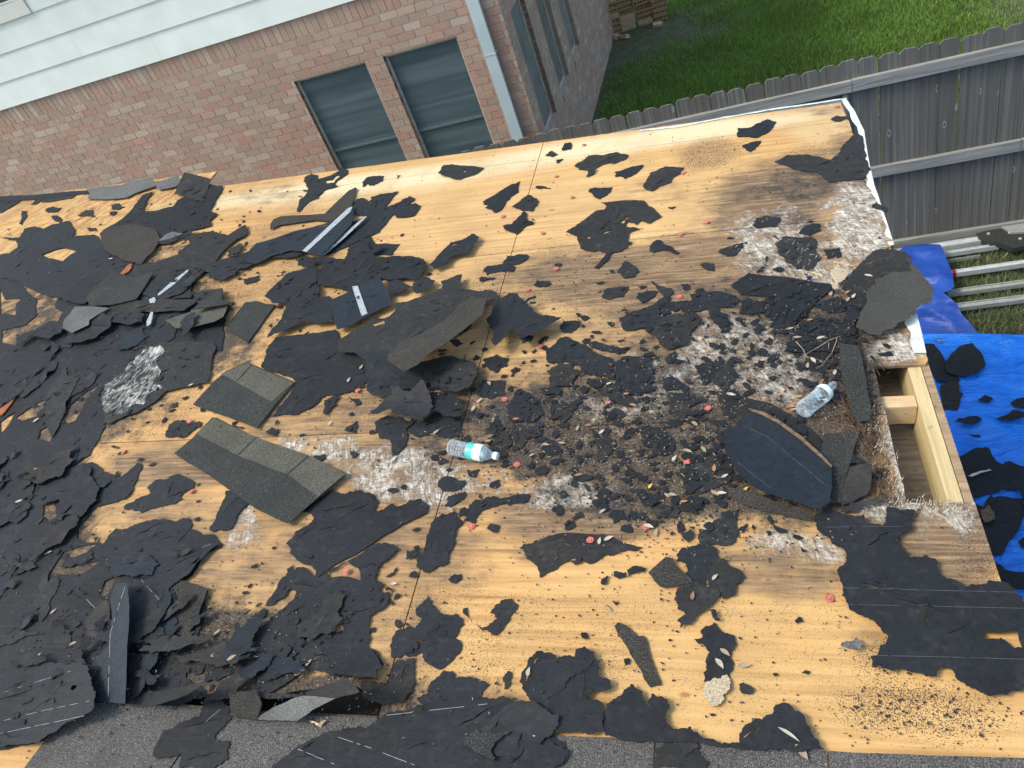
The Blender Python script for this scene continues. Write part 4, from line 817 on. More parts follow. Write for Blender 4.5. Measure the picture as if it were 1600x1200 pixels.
shingle_('a', [(1030, 1000), (1190, 950), (1200, 930), (1430, 895), (1395, 980), (1340, 1010), (1170, 1055), (1100, 1050)], 'olive granular shingle shard above the white streaked felt', mat='granule_olive', lift=(1150, 930, 1240, 1050, .03))
shingle_('a', [(1240, 900), (1385, 800), (1385, 870), (1450, 890), (1420, 900), (1200, 935)], mat='granule_dark')
shingle_('b', [(-160, 1010), (-70, 890), (0, 880), (60, 900), (120, 905), (0, 1070), (-50, 1140), (-190, 1060)], 'dark shingle flap beside the taped felt square', mat='granule_dark')
felt_('a', [(1020, 960), (1200, 955), (1100, 1060), (1090, 1110), (1040, 1140), (830, 1190), (860, 1100), (930, 1040)])
# --- along the rake, on top
shingle_('a', [(540, 180), (640, 165), (760, 155), (850, 130), (955, 108), (975, 160), (840, 210), (790, 235), (700, 245), (545, 245), (560, 210)], 'curled grey shingle strip lying along the left rake edge', mat='granule_grey', lift=(700, 250, 850, 120, .03), cat='shingle')
shingle_('a', [(965, 142), (1110, 95), (1135, 130), (1100, 165), (1040, 180), (985, 186)], 'short grey shingle between the curled strip and the dark square', mat='granule_grey', lift=(1000, 190, 1060, 110, .03))
felt_('a', [(1150, 78), (1170, 82), (1318, 118), (1295, 190), (1270, 262), (1180, 235), (1090, 212), (1120, 140)], 'dark square of felt propped up on the rake edge', amp=.002, lift=(1180, 240, 1230, 100, .05), mat='felt_brown')
# --- white streaked felt left of centre
o_, _p = felt_('e', [(620, 290), (650, 220), (700, 180), (760, 130), (850, 30), (870, -20), (1000, -60), (1330, -60), (1340, 0), (1320, 80), (1300, 195), (1200, 215), (1040, 245), (900, 350), (780, 400), (680, 452), (655, 400), (632, 340)], 'felt streaked with white rotten wood fibre left of the shingle strips', amp=.006, mat='felt_brown')
overlay((o_, _p), 'rot_patch', 'rot_streak', jag(T('e', [(632, 295), (655, 225), (705, 185), (765, 132), (850, 35), (900, -20), (1000, -40), (1060, 0), (980, 50), (1010, 130), (960, 200), (1040, 235), (900, 330), (780, 385), (700, 400), (660, 380), (640, 330)]), 16, 4, 6))
# --- two-tone shingles
s1 = shingle_('s', [(332, 652), (345, 656), (400, 684), (482, 712), (541, 739), (520, 757), (449, 818), (400, 795), (330, 745), (272, 708), (300, 685)], 'large two-tone shingle strip with slit tabs, olive above and dark below', mat='granule_dark', lift=(300, 640, 470, 830, .022), cat='shingle')
for q_ in ([(334, 653), (400, 683), (370, 711), (306, 677)], [(402, 684), (482, 711), (448, 741), (372, 712)], [(484.5, 712), (540, 740), (497, 776), (450, 742)]): overlay(s1, 'exposure_tab', 'granule_olive', q_)
s2 = shingle_('s', [(331, 598), (352, 580), (385, 565), (461, 597), (432, 630), (401, 669), (350, 650), (301, 632)], 'smaller dark shingle piece just above the two-tone strip', mat='granule_dark', lift=(380, 560, 380, 690, .012))
for q_ in ([(345, 584), (385, 567), (392, 570), (368, 596)], [(394, 571), (458, 598), (424, 628), (370, 597)]): overlay(s2, 'exposure_tab', 'granule_olive', q_)
CR['z'] = (0, 250, 2.286)
felt_('z', [(690, 385), (760, 365), (850, 340), (960, 300), (1060, 255), (1090, 330), (1060, 345), (960, 350), (880, 385), (800, 400), (750, 425), (745, 400)], 'long dark felt tongue running left from the white taped shingle'); felt_('z', [(750, 420), (800, 400), (860, 385), (840, 410), (790, 430)]); felt_('z', [(870, 425), (930, 410), (925, 430), (880, 445)])
felt_('z', [(560, 295), (640, 260), (700, 250), (660, 275), (600, 300)]); felt_('z', [(1300, 230), (1340, 300), (1430, 300), (1400, 340), (1300, 340), (1240, 310)])
# --- upper middle
felt_('b', [(300, 110), (350, 85), (385, 95), (385, 115), (430, 110), (500, 80), (530, 50), (565, 60), (570, 90), (540, 110), (500, 140), (490, 155), (515, 165), (440, 185), (410, 210), (390, 240), (330, 260), (290, 300), (270, 325), (255, 310), (270, 250), (310, 215), (320, 170), (305, 140)], 'spindly ragged felt shred hanging from the rake under the left window', holes=[[(432, 130), (478, 124), (500, 97), (528, 100), (494, 128), (488, 142), (445, 148)]])
felt_('b', [(665, 140), (690, 110), (740, 100), (800, 100), (790, 130), (750, 150), (715, 160), (690, 150), (668, 170)]); felt_('b', [(880, 100), (905, 95), (890, 118)])
felt_('b', [(1145, 70), (1170, 30), (1220, 25), (1425, 48), (1370, 90), (1270, 120), (1160, 95)], 'arrow-shaped felt scrap with a pinhole below the right window', holes=[[(1290, 68), (1310, 66), (1318, 74), (1298, 78)]], lift=(1300, 60, 1180, 110, .012))
felt_('b', [(1415, 260), (1600, 150), (1650, 130), (1640, 200), (1600, 225), (1560, 260), (1545, 300), (1490, 330), (1430, 295), (1450, 285)], 'dagger-shaped felt scrap pointing up right on bare plywood')
felt_('b', [(600, 270), (640, 240), (680, 240), (710, 260), (720, 230), (890, 195), (800, 300), (900, 260), (960, 225), (990, 245), (930, 290), (1000, 270), (1030, 285), (980, 350), (900, 360), (860, 340), (810, 400), (770, 450), (620, 515), (450, 590), (405, 598), (560, 400), (690, 352), (610, 340)], 'fingered felt sheet right of the long white taped shingle')
shingle_('b', [(90, 400), (110, 370), (160, 350), (430, 335), (580, 190), (625, 170), (620, 200), (600, 280), (480, 385), (370, 375), (150, 405), (90, 435)], 'boomerang-shaped brown-black shingle above the white taped one', mat='granule_brown')
s3 = felt_('b', [(0, 520), (110, 490), (220, 450), (350, 420), (480, 380), (600, 280), (610, 330), (600, 400), (405, 598), (290, 572), (220, 565), (100, 600), (0, 650), (-60, 640), (-40, 560)], 'smooth black shingle back with one long white tape strip', mat='felt_blue', amp=.002, lift=(250, 400, 520, 580, .02), cat='shingle')
overlay(s3, 'tape_strip', 'tape', T('b', [(288, 568), (575, 300), (603, 290), (590, 322), (316, 574)]))
sheetpiece('metal_sliver', 'tape', T('b', [(402, 598), (420, 600), (560, 480), (692, 356), (684, 350), (545, 465)]), 'thin pale sliver lying beside the long white taped shingle', cat='sliver', amp=0, curl=0)
felt_('b', [(250, 620), (300, 600), (400, 605), (480, 610), (550, 620), (570, 560), (620, 520), (700, 520), (725, 560), (790, 535), (790, 550), (730, 590), (750, 605), (870, 600), (970, 600), (1050, 620), (1080, 665), (1000, 750), (900, 740), (830, 750), (770, 730), (700, 770), (600, 830), (480, 790), (385, 780), (372, 700), (330, 670), (260, 660)], 'wide cracked felt sheet above the felt square with white tape', holes=[[(360, 647), (380, 638), (412, 645), (400, 680), (372, 674)]])
felt_('b', [(50, 850), (190, 710), (330, 670), (375, 700), (372, 780), (395, 800), (390, 870), (450, 850), (480, 880), (485, 1010), (370, 1020), (300, 1010), (180, 1065), (70, 1110), (160, 990), (190, 900), (100, 890)], 'jagged felt sheet left of the felt square with white tape')
felt_('b', [(830, 760), (900, 750), (975, 790), (900, 830), (830, 835)]); felt_('b', [(970, 800), (1000, 760), (1060, 730), (1120, 755), (1060, 820), (1010, 835)])
felt_('b', [(1080, 660), (1220, 510), (1290, 500), (1350, 460), (1395, 480), (1330, 580), (1210, 610), (1190, 650), (1110, 680)], 'bone-shaped felt scrap on clean plywood left of the long seam')
felt_('b', [(1420, 690), (1440, 665), (1560, 650), (1620, 670), (1600, 700), (1520, 695), (1440, 720)]); felt_('b', [(1390, 740), (1410, 730), (1495, 735), (1440, 750), (1400, 757)])
felt_('f', [(35, 80), (60, 0), (120, -90), (500, -140), (520, -60), (600, 0), (840, 0), (720, 60), (690, 110), (710, 160), (680, 220), (600, 250), (540, 260), (440, 270), (400, 290), (340, 350), (260, 390), (100, 405), (180, 300), (245, 180), (130, 130), (60, 110)], 'smooth felt sheet between the shingle strips and the crumpled heap')
s4 = felt_('b', [(455, 880), (590, 820), (770, 725), (840, 850), (850, 900), (720, 960), (600, 1030), (510, 1060), (480, 980)], 'felt square with a short white tape strip', mat='felt_blue', amp=.002, lift=(640, 1000, 640, 780, .012))
overlay(s4, 'tape_strip', 'tape', T('b', [(600, 790), (635, 785), (697, 958), (660, 975)]))
felt_('b', [(850, 900), (940, 885), (1160, 800), (1158, 755), (1290, 715), (1285, 800), (1390, 820), (1440, 810), (1510, 835), (1520, 860), (1440, 880), (1330, 1000), (1200, 1080), (1040, 1170), (1000, 1200), (840, 1215), (520, 1200), (510, 1130), (720, 1000), (800, 990), (870, 940)], 'long felt sheet above the curved granular shingle', holes=[[(725, 1030), (800, 1005), (800, 1035), (745, 1040)]])
shingle_('b', [(1430, 870), (1440, 840), (1420, 960), (1300, 1060), (1180, 1150), (1080, 1210), (1010, 1280), (920, 1325), (880, 1290), (820, 1250), (830, 1210), (900, 1140), (1040, 1080), (1180, 1000), (1280, 900), (1350, 860)], 'long curved granular shingle flap raised at its lower right edge', mat='granule_brown', lift=(1000, 980, 1180, 1150, .05), amp=.001)
felt_('b', [(1250, 1090), (1340, 1000), (1350, 1030), (1280, 1095)]); felt_('b', [(1200, 1130), (1250, 1115), (1300, 1150), (1250, 1168)])
felt_('b', [(1600, 830), (1490, 880), (1470, 960), (1440, 1000), (1490, 1070), (1470, 1130), (1490, 1165), (1600, 1050), (1640, 1100), (1680, 1110), (1740, 1080), (1850, 1020), (1920, 980), (1780, 970), (1700, 900), (1640, 840)], 'winged felt scrap with a lifted lower edge beside the long seam', lift=(1650, 900, 1680, 1100, .02))
# --- upper right, on clean plywood
felt_('n', [(390, 1035), (480, 970), (560, 970), (650, 950), (730, 970), (700, 1000), (640, 1025), (600, 1020), (500, 1060), (420, 1060)], 'fish-shaped felt scrap near the rake on clean plywood')
felt_('n', [(465, 1105), (480, 1070), (525, 1055), (520, 1080)]); felt_('n', [(640, 1075), (740, 1045), (820, 1028), (790, 1070), (700, 1118), (680, 1100), (645, 1105)])
felt_('n', [(820, 1160), (870, 1075), (960, 1040), (1075, 1045), (1050, 1085), (1005, 1110), (1000, 1135), (930, 1160), (870, 1195), (840, 1185)], 'leaf-shaped felt scrap touching a red cap nail near the rake')
felt_('n', [(310, 940), (330, 895), (365, 890), (370, 930)]); felt_('n', [(205, 970), (250, 940), (290, 965), (250, 980)]); felt_('n', [(270, 1000), (325, 995), (280, 1020)])
felt_('n', [(1410, 800), (1470, 800), (1540, 770), (1600, 745), (1650, 760), (1620, 810), (1530, 860), (1410, 855)], 'felt scrap with a blunt end nearest the rake flashing'); felt_('n', [(1440, 910), (1490, 890), (1560, 880), (1540, 910), (1490, 950), (1465, 940)])
felt_('c', [(0, 290), (100, 215), (155, 240), (160, 280), (130, 320), (50, 310)]); felt_('c', [(0, 400), (30, 370), (70, 320), (95, 340), (95, 370), (130, 385), (130, 400), (90, 410), (30, 465), (-40, 440), (-60, 410)])
felt_('c', [(145, 165), (170, 160), (245, 180), (160, 176)]); felt_('c', [(485, 180), (520, 170), (630, 170), (605, 205), (545, 245), (500, 210)], 'kite-shaped felt scrap above the winged pair')
felt_('c', [(335, 450), (410, 400), (520, 320), (585, 305), (640, 395), (700, 395), (730, 345), (760, 360), (710, 415), (820, 430), (735, 455), (720, 550), (640, 580), (560, 570), (490, 570), (425, 550), (410, 480)], 'lower of the winged pair of felt sheets, with a slot of plywood showing', holes=[[(560, 465), (580, 448), (618, 436), (600, 455)], [(468, 482), (482, 476), (488, 488), (474, 492)]])
felt_('c', [(555, 265), (780, 250), (830, 255), (850, 285), (915, 330), (935, 350), (860, 395), (800, 380), (775, 405), (730, 385), (720, 350), (650, 400), (615, 380), (580, 330), (585, 300)], 'upper of the winged pair of felt sheets, arched and frayed')
felt_('c', [(515, 675), (590, 575), (630, 575), (600, 625), (540, 680)]); felt_('c', [(860, 540), (905, 500), (960, 530), (1050, 580), (1030, 588), (960, 565), (880, 580), (860, 570)], 'paddle-shaped felt scrap right of the winged pair')
felt_('c', [(655, 695), (700, 635), (740, 645), (795, 700), (760, 735), (700, 740), (680, 710)], 'shell-shaped felt scrap below the winged pair', mat='felt_brown'); felt_('c', [(975, 295), (1025, 290), (1005, 315)]); felt_('c', [(1285, 575), (1330, 550), (1450, 520), (1420, 570), (1380, 600), (1310, 590)])
felt_('c', [(1180, 650), (1260, 645), (1260, 695), (1220, 690)]); felt_('c', [(1500, 410), (1530, 360), (1600, 345), (1680, 360), (1650, 420), (1540, 425)], mat='felt_brown')
felt_('c', [(-30, 600), (60, 590), (98, 592), (98, 610), (40, 650), (-10, 655), (-60, 640)]); felt_('c', [(135, 780), (170, 760), (240, 760), (245, 775), (190, 790)]); felt_('c', [(300, 1040), (320, 1008), (425, 1008), (420, 1040), (370, 1080), (320, 1080)], 'small square felt chip beside the notched pair')
felt_('c', [(45, 1110), (130, 1100), (120, 1140), (60, 1145)]); felt_('c', [(185, 1110), (230, 1105), (210, 1135)]); felt_('c', [(262, 650), (315, 650), (300, 665), (264, 664)])
felt_('c', [(560, 850), (600, 800), (730, 790), (700, 850), (620, 870)], mat='felt_brown'); felt_('c', [(785, 830), (840, 815), (905, 820), (880, 860), (820, 895), (790, 870)]); felt_('c', [(880, 775), (1000, 800), (1010, 830), (960, 860), (930, 830)])
felt_('c', [(475, 1150), (520, 1130), (630, 1160), (740, 1180), (700, 1210), (560, 1195)]); felt_('c', [(590, 1015), (640, 1020), (620, 1042)]); felt_('c', [(300, 1110), (360, 1110), (350, 1135), (310, 1130)]); felt_('c', [(1055, 780), (1110, 785), (1100, 815), (1068, 810)])
# --- corner by the eave
felt_('o', [(440, 960), (450, 930), (540, 835), (590, 850), (612, 960), (645, 1060), (600, 1120), (380, 1140), (340, 1100), (280, 1070), (150, 1055), (40, 1010), (120, 970), (250, 965), (400, 1000)], 'felt sheet with a dark wing at the corner of rake and eave', mat='felt_brown'); felt_('o', [(395, 750), (430, 725), (500, 725), (500, 740), (420, 760)], mat='felt_brown')
felt_('d', [(45, 520), (90, 480), (280, 480), (310, 560), (330, 620), (250, 690), (120, 640), (60, 580)], 'round-shouldered felt sheet on the white rotten patch by the eave', mat='felt_brown'); felt_('d', [(190, 460), (240, 410), (330, 400), (330, 440), (260, 470)]); felt_('d', [(350, 560), (450, 545), (460, 600), (370, 615)])
felt_('d', [(650, 280), (680, 262), (750, 300), (745, 325), (670, 310)])
felt_('c', [(1110, 840), (1200, 820), (1290, 820), (1440, 880), (1380, 920), (1260, 930), (1190, 925), (1120, 880)]); felt_('c', [(925, 920), (960, 880), (1120, 880), (1200, 925), (1120, 960), (1040, 930), (930, 985)])
felt_('c', [(670, 990), (720, 960), (880, 905), (970, 850), (1000, 860), (940, 900), (920, 960), (985, 985), (830, 1050), (710, 1065), (680, 1030)], 'long hooked felt sheet with parallel creases left of the eave litter')
felt_('c', [(950, 980), (1030, 960), (1160, 960), (1180, 1000), (1120, 1070), (1100, 1150), (960, 1180), (900, 1100), (830, 1060)]); felt_('c', [(1425, 960), (1430, 890), (1480, 865), (1590, 880), (1600, 940), (1480, 970)]); felt_('c', [(1220, 900), (1290, 930), (1350, 990), (1380, 1030), (1300, 1050), (1230, 980)])
felt_('c', [(1370, 780), (1480, 705), (1600, 725), (1800, 745), (1990, 775), (2000, 800), (1900, 890), (1790, 1000), (1750, 1080), (1660, 1080), (1620, 1000), (1600, 880), (1540, 850), (1440, 840)], 'broad smooth felt sheet below the white rotten patch by the eave', mat='felt')
felt_('d', [(150, 1050), (230, 1000), (300, 980), (400, 1030), (420, 1100), (440, 1200), (100, 1200)]); felt_('d', [(290, 920), (350, 880), (440, 850), (480, 900), (480, 940), (400, 950)]); felt_('d', [(420, 1060), (470, 1000), (540, 1020), (550, 1150), (540, 1200), (440, 1130)]); felt_('d', [(470, 990), (500, 920), (560, 890), (600, 910), (590, 970), (540, 1010)])
felt_('d', [(460, 800), (530, 690), (620, 600), (700, 555), (860, 575), (900, 640), (900, 700), (700, 760), (640, 830), (610, 900), (570, 950), (500, 880)], 'dark folded felt flap draped over the eave edge', mat='felt_brown', lift=(500, 850, 820, 580, .03))
shingle_('d', [(680, 740), (780, 700), (900, 695), (860, 600), (930, 670), (990, 750), (1030, 830), (1010, 890), (925, 930), (880, 985), (800, 1040), (700, 1095), (550, 1045), (565, 1000), (620, 880), (640, 800)], 'grey granular shingle folded over the eave edge under the pale oval leaf', mat='granule_worn', amp=.006, lv=3, lift=(560, 1050, 900, 700, .035))
# --- debris field in the middle
felt_('g', [(210, 0), (220, 60), (300, 65), (370, 75), (400, 80), (430, 110), (520, 150), (640, 170), (640, 60), (560, 20), (500, -20), (400, -70), (300, -90)]); felt_('g', [(215, 120), (300, 65), (380, 75), (370, 100), (420, 110), (420, 140), (380, 180), (380, 210), (240, 220), (240, 150)])
felt_('g', [(165, 235), (240, 220), (300, 225), (290, 270), (200, 265)]); felt_('g', [(640, 70), (690, 30), (870, 20), (880, 120), (860, 200), (900, 240), (780, 270), (680, 260), (640, 200)]); felt_('g', [(470, 200), (480, 160), (600, 170), (690, 260), (780, 300), (740, 340), (640, 300), (560, 270)])
felt_('g', [(940, 180), (1000, 150), (1080, 200), (1080, 230), (960, 245)]); felt_('g', [(975, 260), (1100, 240), (1110, 340), (1120, 380), (1080, 430), (1010, 400), (985, 330)]); felt_('g', [(0, 480), (20, 450), (140, 460), (190, 520), (100, 540), (60, 600), (0, 620)])
felt_('g', [(530, 630), (590, 560), (640, 545), (650, 580), (610, 640), (570, 690), (530, 680)]); felt_('g', [(770, 480), (860, 460), (950, 480), (1020, 560), (1020, 600), (950, 650), (880, 640), (870, 570), (830, 600), (820, 540)])
felt_('g', [(20, 250), (110, 260), (200, 380), (120, 440), (20, 420), (-40, 340)]); felt_('g', [(560, 380), (640, 350), (740, 400), (640, 430), (590, 440)]); felt_('g', [(1140, 90), (1200, 70), (1290, 90), (1280, 170), (1200, 190)]); felt_('g', [(1270, 80), (1360, 60), (1400, 160), (1330, 250), (1260, 200)])
felt_('g', [(160, 540), (270, 560), (280, 640), (190, 630)]); felt_('g', [(250, 330), (330, 310), (380, 370), (330, 440), (240, 420)], mat='felt_brown'); felt_('g', [(1110, 380), (1200, 360), (1240, 380), (1150, 400)])
felt_('g', [(790, 910), (880, 890), (950, 920), (900, 960), (830, 960)]); felt_('g', [(870, 970), (960, 960), (1040, 965), (1030, 1040), (900, 1040)]); felt_('g', [(1040, 950), (1160, 945), (1150, 990), (1050, 990)]); felt_('g', [(820, 1040), (910, 1050), (900, 1090), (850, 1080)])
felt_('g', [(1170, 1110), (1300, 1040), (1310, 1010), (1420, 980), (1420, 1140), (1380, 1200), (1180, 1200), (1160, 1160)])
sheetpiece('felt_scrap', 'felt_brown', [(1118, 612), (1130, 611), (1160, 620), (1207, 631), (1251, 657), (1286, 688), (1301, 730), (1296, 740), (1260, 730), (1200, 690), (1160, 668), (1129, 648)], 'smooth felt band arched behind the broad curved felt sheet', amp=.001, curl=0, cracks=0)
shingle_('g', [(1340, 850), (1420, 850), (1500, 870), (1900, 1030), (1905, 1062), (1600, 1000), (1430, 950), (1350, 900)], 'thin shingle edge jutting out under the broad curved felt sheet', mat='granule_brown', lift=(1500, 1040, 1520, 880, .02))
felt_('g', [(1020, 750), (1100, 700), (1230, 620), (1300, 640), (1330, 660), (1390, 680), (1400, 790), (1200, 880), (1080, 890), (1060, 850), (1130, 790), (1030, 770)], 'torn felt flap with leaves on it left of the broad curved sheet')
shingle_('h', [(350, 510), (580, 495), (540, 600), (470, 840), (450, 940), (380, 940), (350, 860), (330, 700), (330, 610)], 'grey granular shingle panel below the clear bottle near the eave', mat='granule_dark', amp=.001)
s5 = felt_('s', [(1131, 671), (1155, 662), (1175, 641), (1192, 646), (1217, 659), (1251, 685), (1282, 712), (1299, 729), (1301, 760), (1297, 785), (1282, 794), (1250, 787), (1216, 776), (1181, 763), (1151, 737), (1133, 706)], 'broad curved felt sheet with two fine chalk lines beside the hole', mat='felt_blue', amp=.002, gap=.005, cracks=0, lift=[(1215, 690, 1215, 790, .03), (1200, 720, 1260, 650, .018)], lines=[(1160, 664, 1200, 683), (1200, 683, 1292, 760), (1152, 722, 1205, 763)], lmat='chalk_faint', dash=.1)
overlay(s5, 'torn_edge', 'fibre_brown', [(1174, 639), (1192, 643), (1217, 656), (1252, 681), (1283, 709), (1300, 727), (1299, 731), (1281, 714), (1250, 687), (1215, 661), (1190, 648), (1173, 642)], .002)
felt_('h', [(450, 900), (480, 810), (510, 720), (620, 695), (650, 720), (640, 850), (620, 890), (520, 940), (460, 960)], 'upright dark felt flap leaning against the rotten hole edge', amp=.001, lift=(500, 960, 580, 700, .06), mat='felt_brown'); felt_('h', [(450, 1000), (520, 940), (740, 895), (730, 920), (600, 965), (480, 1005)], mat='felt_brown', lift=(600, 1000, 620, 900, .02))
shingle_('h', [(440, -60), (560, -40), (600, 110), (640, 320), (632, 430), (560, 440), (520, 380), (500, 280), (450, 100)], 'tall dark shingle strip standing beside the plank above the hole', mat='granule_dark', amp=.002)
# --- centre heap
felt_('f', [(600, 0), (840, 0), (860, 60), (900, 130), (1000, 210), (830, 270), (730, 270), (690, 240), (710, 160), (680, 60)]); felt_('f', [(850, 100), (1000, 60), (1110, 100), (1110, 190), (1040, 210), (960, 230), (900, 160)]); felt_('f', [(1020, 60), (1230, 25), (1360, 60), (1380, 130), (1340, 210), (1250, 250), (1100, 230), (1060, 150)])
felt_('f', [(930, 440), (1010, 440), (1100, 380), (1280, 390), (1290, 530), (1200, 540), (1100, 500), (1000, 530), (950, 480)]); felt_('f', [(1080, 250), (1240, 260), (1280, 320), (1280, 400), (1180, 400), (1090, 360)])
felt_('f', [(740, 440), (830, 400), (900, 400), (945, 460), (930, 590), (880, 640), (850, 650), (840, 560), (770, 540)], 'tongue-shaped felt scrap hanging below the crumpled heap'); 
felt_('f', [(700, 390), (800, 300), (830, 270), (1090, 290), (1100, 330), (1050, 410), (990, 425), (920, 400), (830, 355), (770, 385)], lift=(830, 410, 900, 260, .05), mat='felt')
felt_('f', [(840, 200), (900, 220), (960, 250), (1030, 170), (1080, 260), (1110, 340), (1060, 400), (930, 390), (850, 290)], 'crumpled felt sheet standing up on the middle heap', lift=[(900, 420, 1040, 230, .055), (950, 250, 860, 190, .03)], mat='felt')
felt_('f', [(1410, 50), (1500, 15), (1580, 40), (1565, 90), (1500, 130), (1430, 85)]); felt_('f', [(1430, 170), (1560, 180), (1560, 260), (1480, 290), (1380, 260)]); felt_('f', [(1440, 560), (1560, 490), (1600, 560), (1570, 650), (1500, 660)])
felt_('f', [(580, 460), (630, 430), (620, 510), (590, 500)]); felt_('f', [(430, 300), (520, 270), (500, 330), (440, 400), (420, 390)]); felt_('f', [(580, 280), (640, 290), (650, 330), (620, 335)]); felt_('f', [(145, 480), (100, 470), (60, 500), (130, 520)])
felt_('f', [(1140, 830), (1160, 790), (1240, 785), (1310, 800), (1300, 840), (1200, 870)]); felt_('f', [(1175, 960), (1200, 900), (1310, 870), (1300, 920), (1210, 970)]); felt_('f', [(1310, 735), (1400, 735), (1380, 775), (1330, 775)])
felt_('f', [(1310, 1000), (1330, 960), (1380, 920), (1480, 900), (1600, 900), (1720, 880), (1700, 930), (1600, 950), (1450, 980), (1390, 1020), (1370, 1070), (1300, 1060)])
felt_('f', [(290, 1000), (480, 860), (550, 890), (620, 868), (700, 875), (760, 930), (745, 990), (800, 985), (850, 950), (900, 962), (960, 920), (1030, 915), (1070, 985), (1060, 1010), (723, 1200), (385, 1413), (350, 1340), (210, 1258), (187, 1200), (250, 1120), (360, 1040)], 'big smooth felt sheet just below the two-tone shingle strip', mat='felt')
felt_('f', [(1003, 1345), (1060, 1200), (1090, 1080), (1160, 1010), (1240, 1000), (1300, 1060), (1250, 1110), (1237, 1200), (1202, 1317), (1073, 1381)], 'upright felt scrap lying across the long plywood seam')
felt_('f', [(580, 625), (620, 625), (640, 640), (600, 660)]); felt_('f', [(350, 650), (440, 640), (400, 680), (370, 670)])
# --- left lower
felt_('e', [(1030, 520), (1060, 450), (1110, 425), (1160, 425), (1200, 440), (1260, 440), (1250, 470), (1190, 500), (1150, 535), (1080, 530)], 'whale-shaped felt scrap left of the smaller dark shingle'); felt_('e', [(1050, 360), (1080, 320), (1115, 315), (1110, 340), (1070, 345)])
felt_('e', [(770, 970), (830, 940), (940, 880), (920, 850), (970, 800), (1050, 790), (1120, 760), (1200, 800), (1210, 850), (1130, 900), (1160, 920), (1090, 950), (880, 1005), (860, 990), (800, 985)], 'fox-shaped felt scrap beside a red cap nail left of the two-tone strip'); felt_('e', [(720, 940), (770, 880), (830, 830), (820, 880), (780, 920)])
felt_('e', [(1310, 1115), (1340, 1060), (1400, 920), (1410, 870), (1520, 850), (1600, 850), (1640, 880), (1560, 930), (1500, 1000), (1440, 1110), (1380, 1110)], 'felt scrap fanning out under the lower tip of the two-tone strip')
felt_('e', [(640, 1200), (730, 1100), (800, 1100), (960, 1045), (1100, 1060), (1190, 1035), (1200, 1070), (1150, 1150), (1100, 1200), (1180, 1170), (1340, 1140), (1390, 1200), (1340, 1240), (900, 1300), (620, 1280)], 'wide felt sheet with an eye of bare plywood, lower left', holes=[[(955, 1160), (980, 1130), (1025, 1120), (1000, 1150)]])
felt_('i', [(320, 120), (350, 80), (470, 40), (480, 30), (500, 80), (440, 110), (370, 125)])
felt_('i', [(570, 40), (700, 0), (1170, 0), (1000, 170), (900, 240), (915, 310), (830, 440), (760, 380), (690, 280), (680, 210), (620, 200), (600, 130), (560, 110)], 'large felt sheet with a dashed chalk line above the upright blue flap', mat='felt', lift=(720, 120, 820, 420, .03), lines=[(750, 150, 1130, 0), (755, 190, 890, 340)])
shingle_('i', [(905, 240), (960, 190), (1110, 240), (1040, 430), (980, 540), (900, 540), (930, 420), (915, 310)], 'brownish granular shingle slab right of the upright blue flap', mat='granule_brown')
felt_('i', [(690, 470), (830, 440), (930, 350), (940, 400), (900, 540), (980, 545), (860, 610), (770, 580), (690, 560)]); felt_('i', [(680, 570), (770, 590), (775, 700), (740, 760), (680, 820)], mat='felt_brown')
felt_('i', [(460, 400), (500, 350), (570, 300), (600, 420), (540, 560), (470, 580)], lift=(470, 560, 560, 340, .02)); felt_('i', [(390, 230), (440, 250), (570, 300), (520, 350), (440, 290)], lines=[(420, 250, 510, 345)])
felt_('i', [(620, 210), (680, 205), (690, 300), (692, 400), (680, 560), (670, 855), (600, 850), (500, 840), (495, 640), (540, 590), (580, 540), (600, 400), (590, 300)], 'upright blue-black felt flap with a dashed chalk line', mat='felt_blue', amp=.001, lift=[(480, 700, 690, 600, .05)], lines=[(668, 230, 590, 480), (590, 480, 578, 840)])
felt_('i', [(0, 700), (130, 640), (300, 640), (430, 630), (470, 660), (490, 740), (515, 790), (500, 880), (350, 960), (210, 1060), (0, 1085), (-80, 1090), (-80, 720)], 'large felt sheet with dashed chalk lines at the lower left corner', mat='felt', lift=(100, 900, 480, 800, .04), lines=[(0, 800, 380, 680), (0, 950, 240, 890), (240, 890, 480, 840), (0, 1015, 450, 920)], holes=[[(375, 775), (390, 755), (410, 755), (405, 775), (385, 788)]])
felt_('i', [(250, 500), (290, 400), (370, 470), (390, 590), (300, 560)], lift=(300, 560, 270, 430, .03)); felt_('i', [(330, 540), (440, 560), (460, 640), (400, 620), (350, 600)])
felt_('i', [(1095, 740), (1090, 570), (1170, 540), (1240, 520), (1300, 600), (1300, 690), (1160, 735)]); felt_('i', [(960, 650), (1170, 545), (1100, 620), (1080, 690), (1000, 690)])
sheetpiece('felt_scrap', 'felt_brown', T('i', [(680, 855), (760, 790), (860, 790), (1100, 735), (1000, 810), (820, 868)]), 'brown lower lip of felt over the dark cavity', lift=tuple(T('i', [(850, 780)])[0])+tuple(T('i', [(900, 870)])[0])+(.06,), amp=.001)
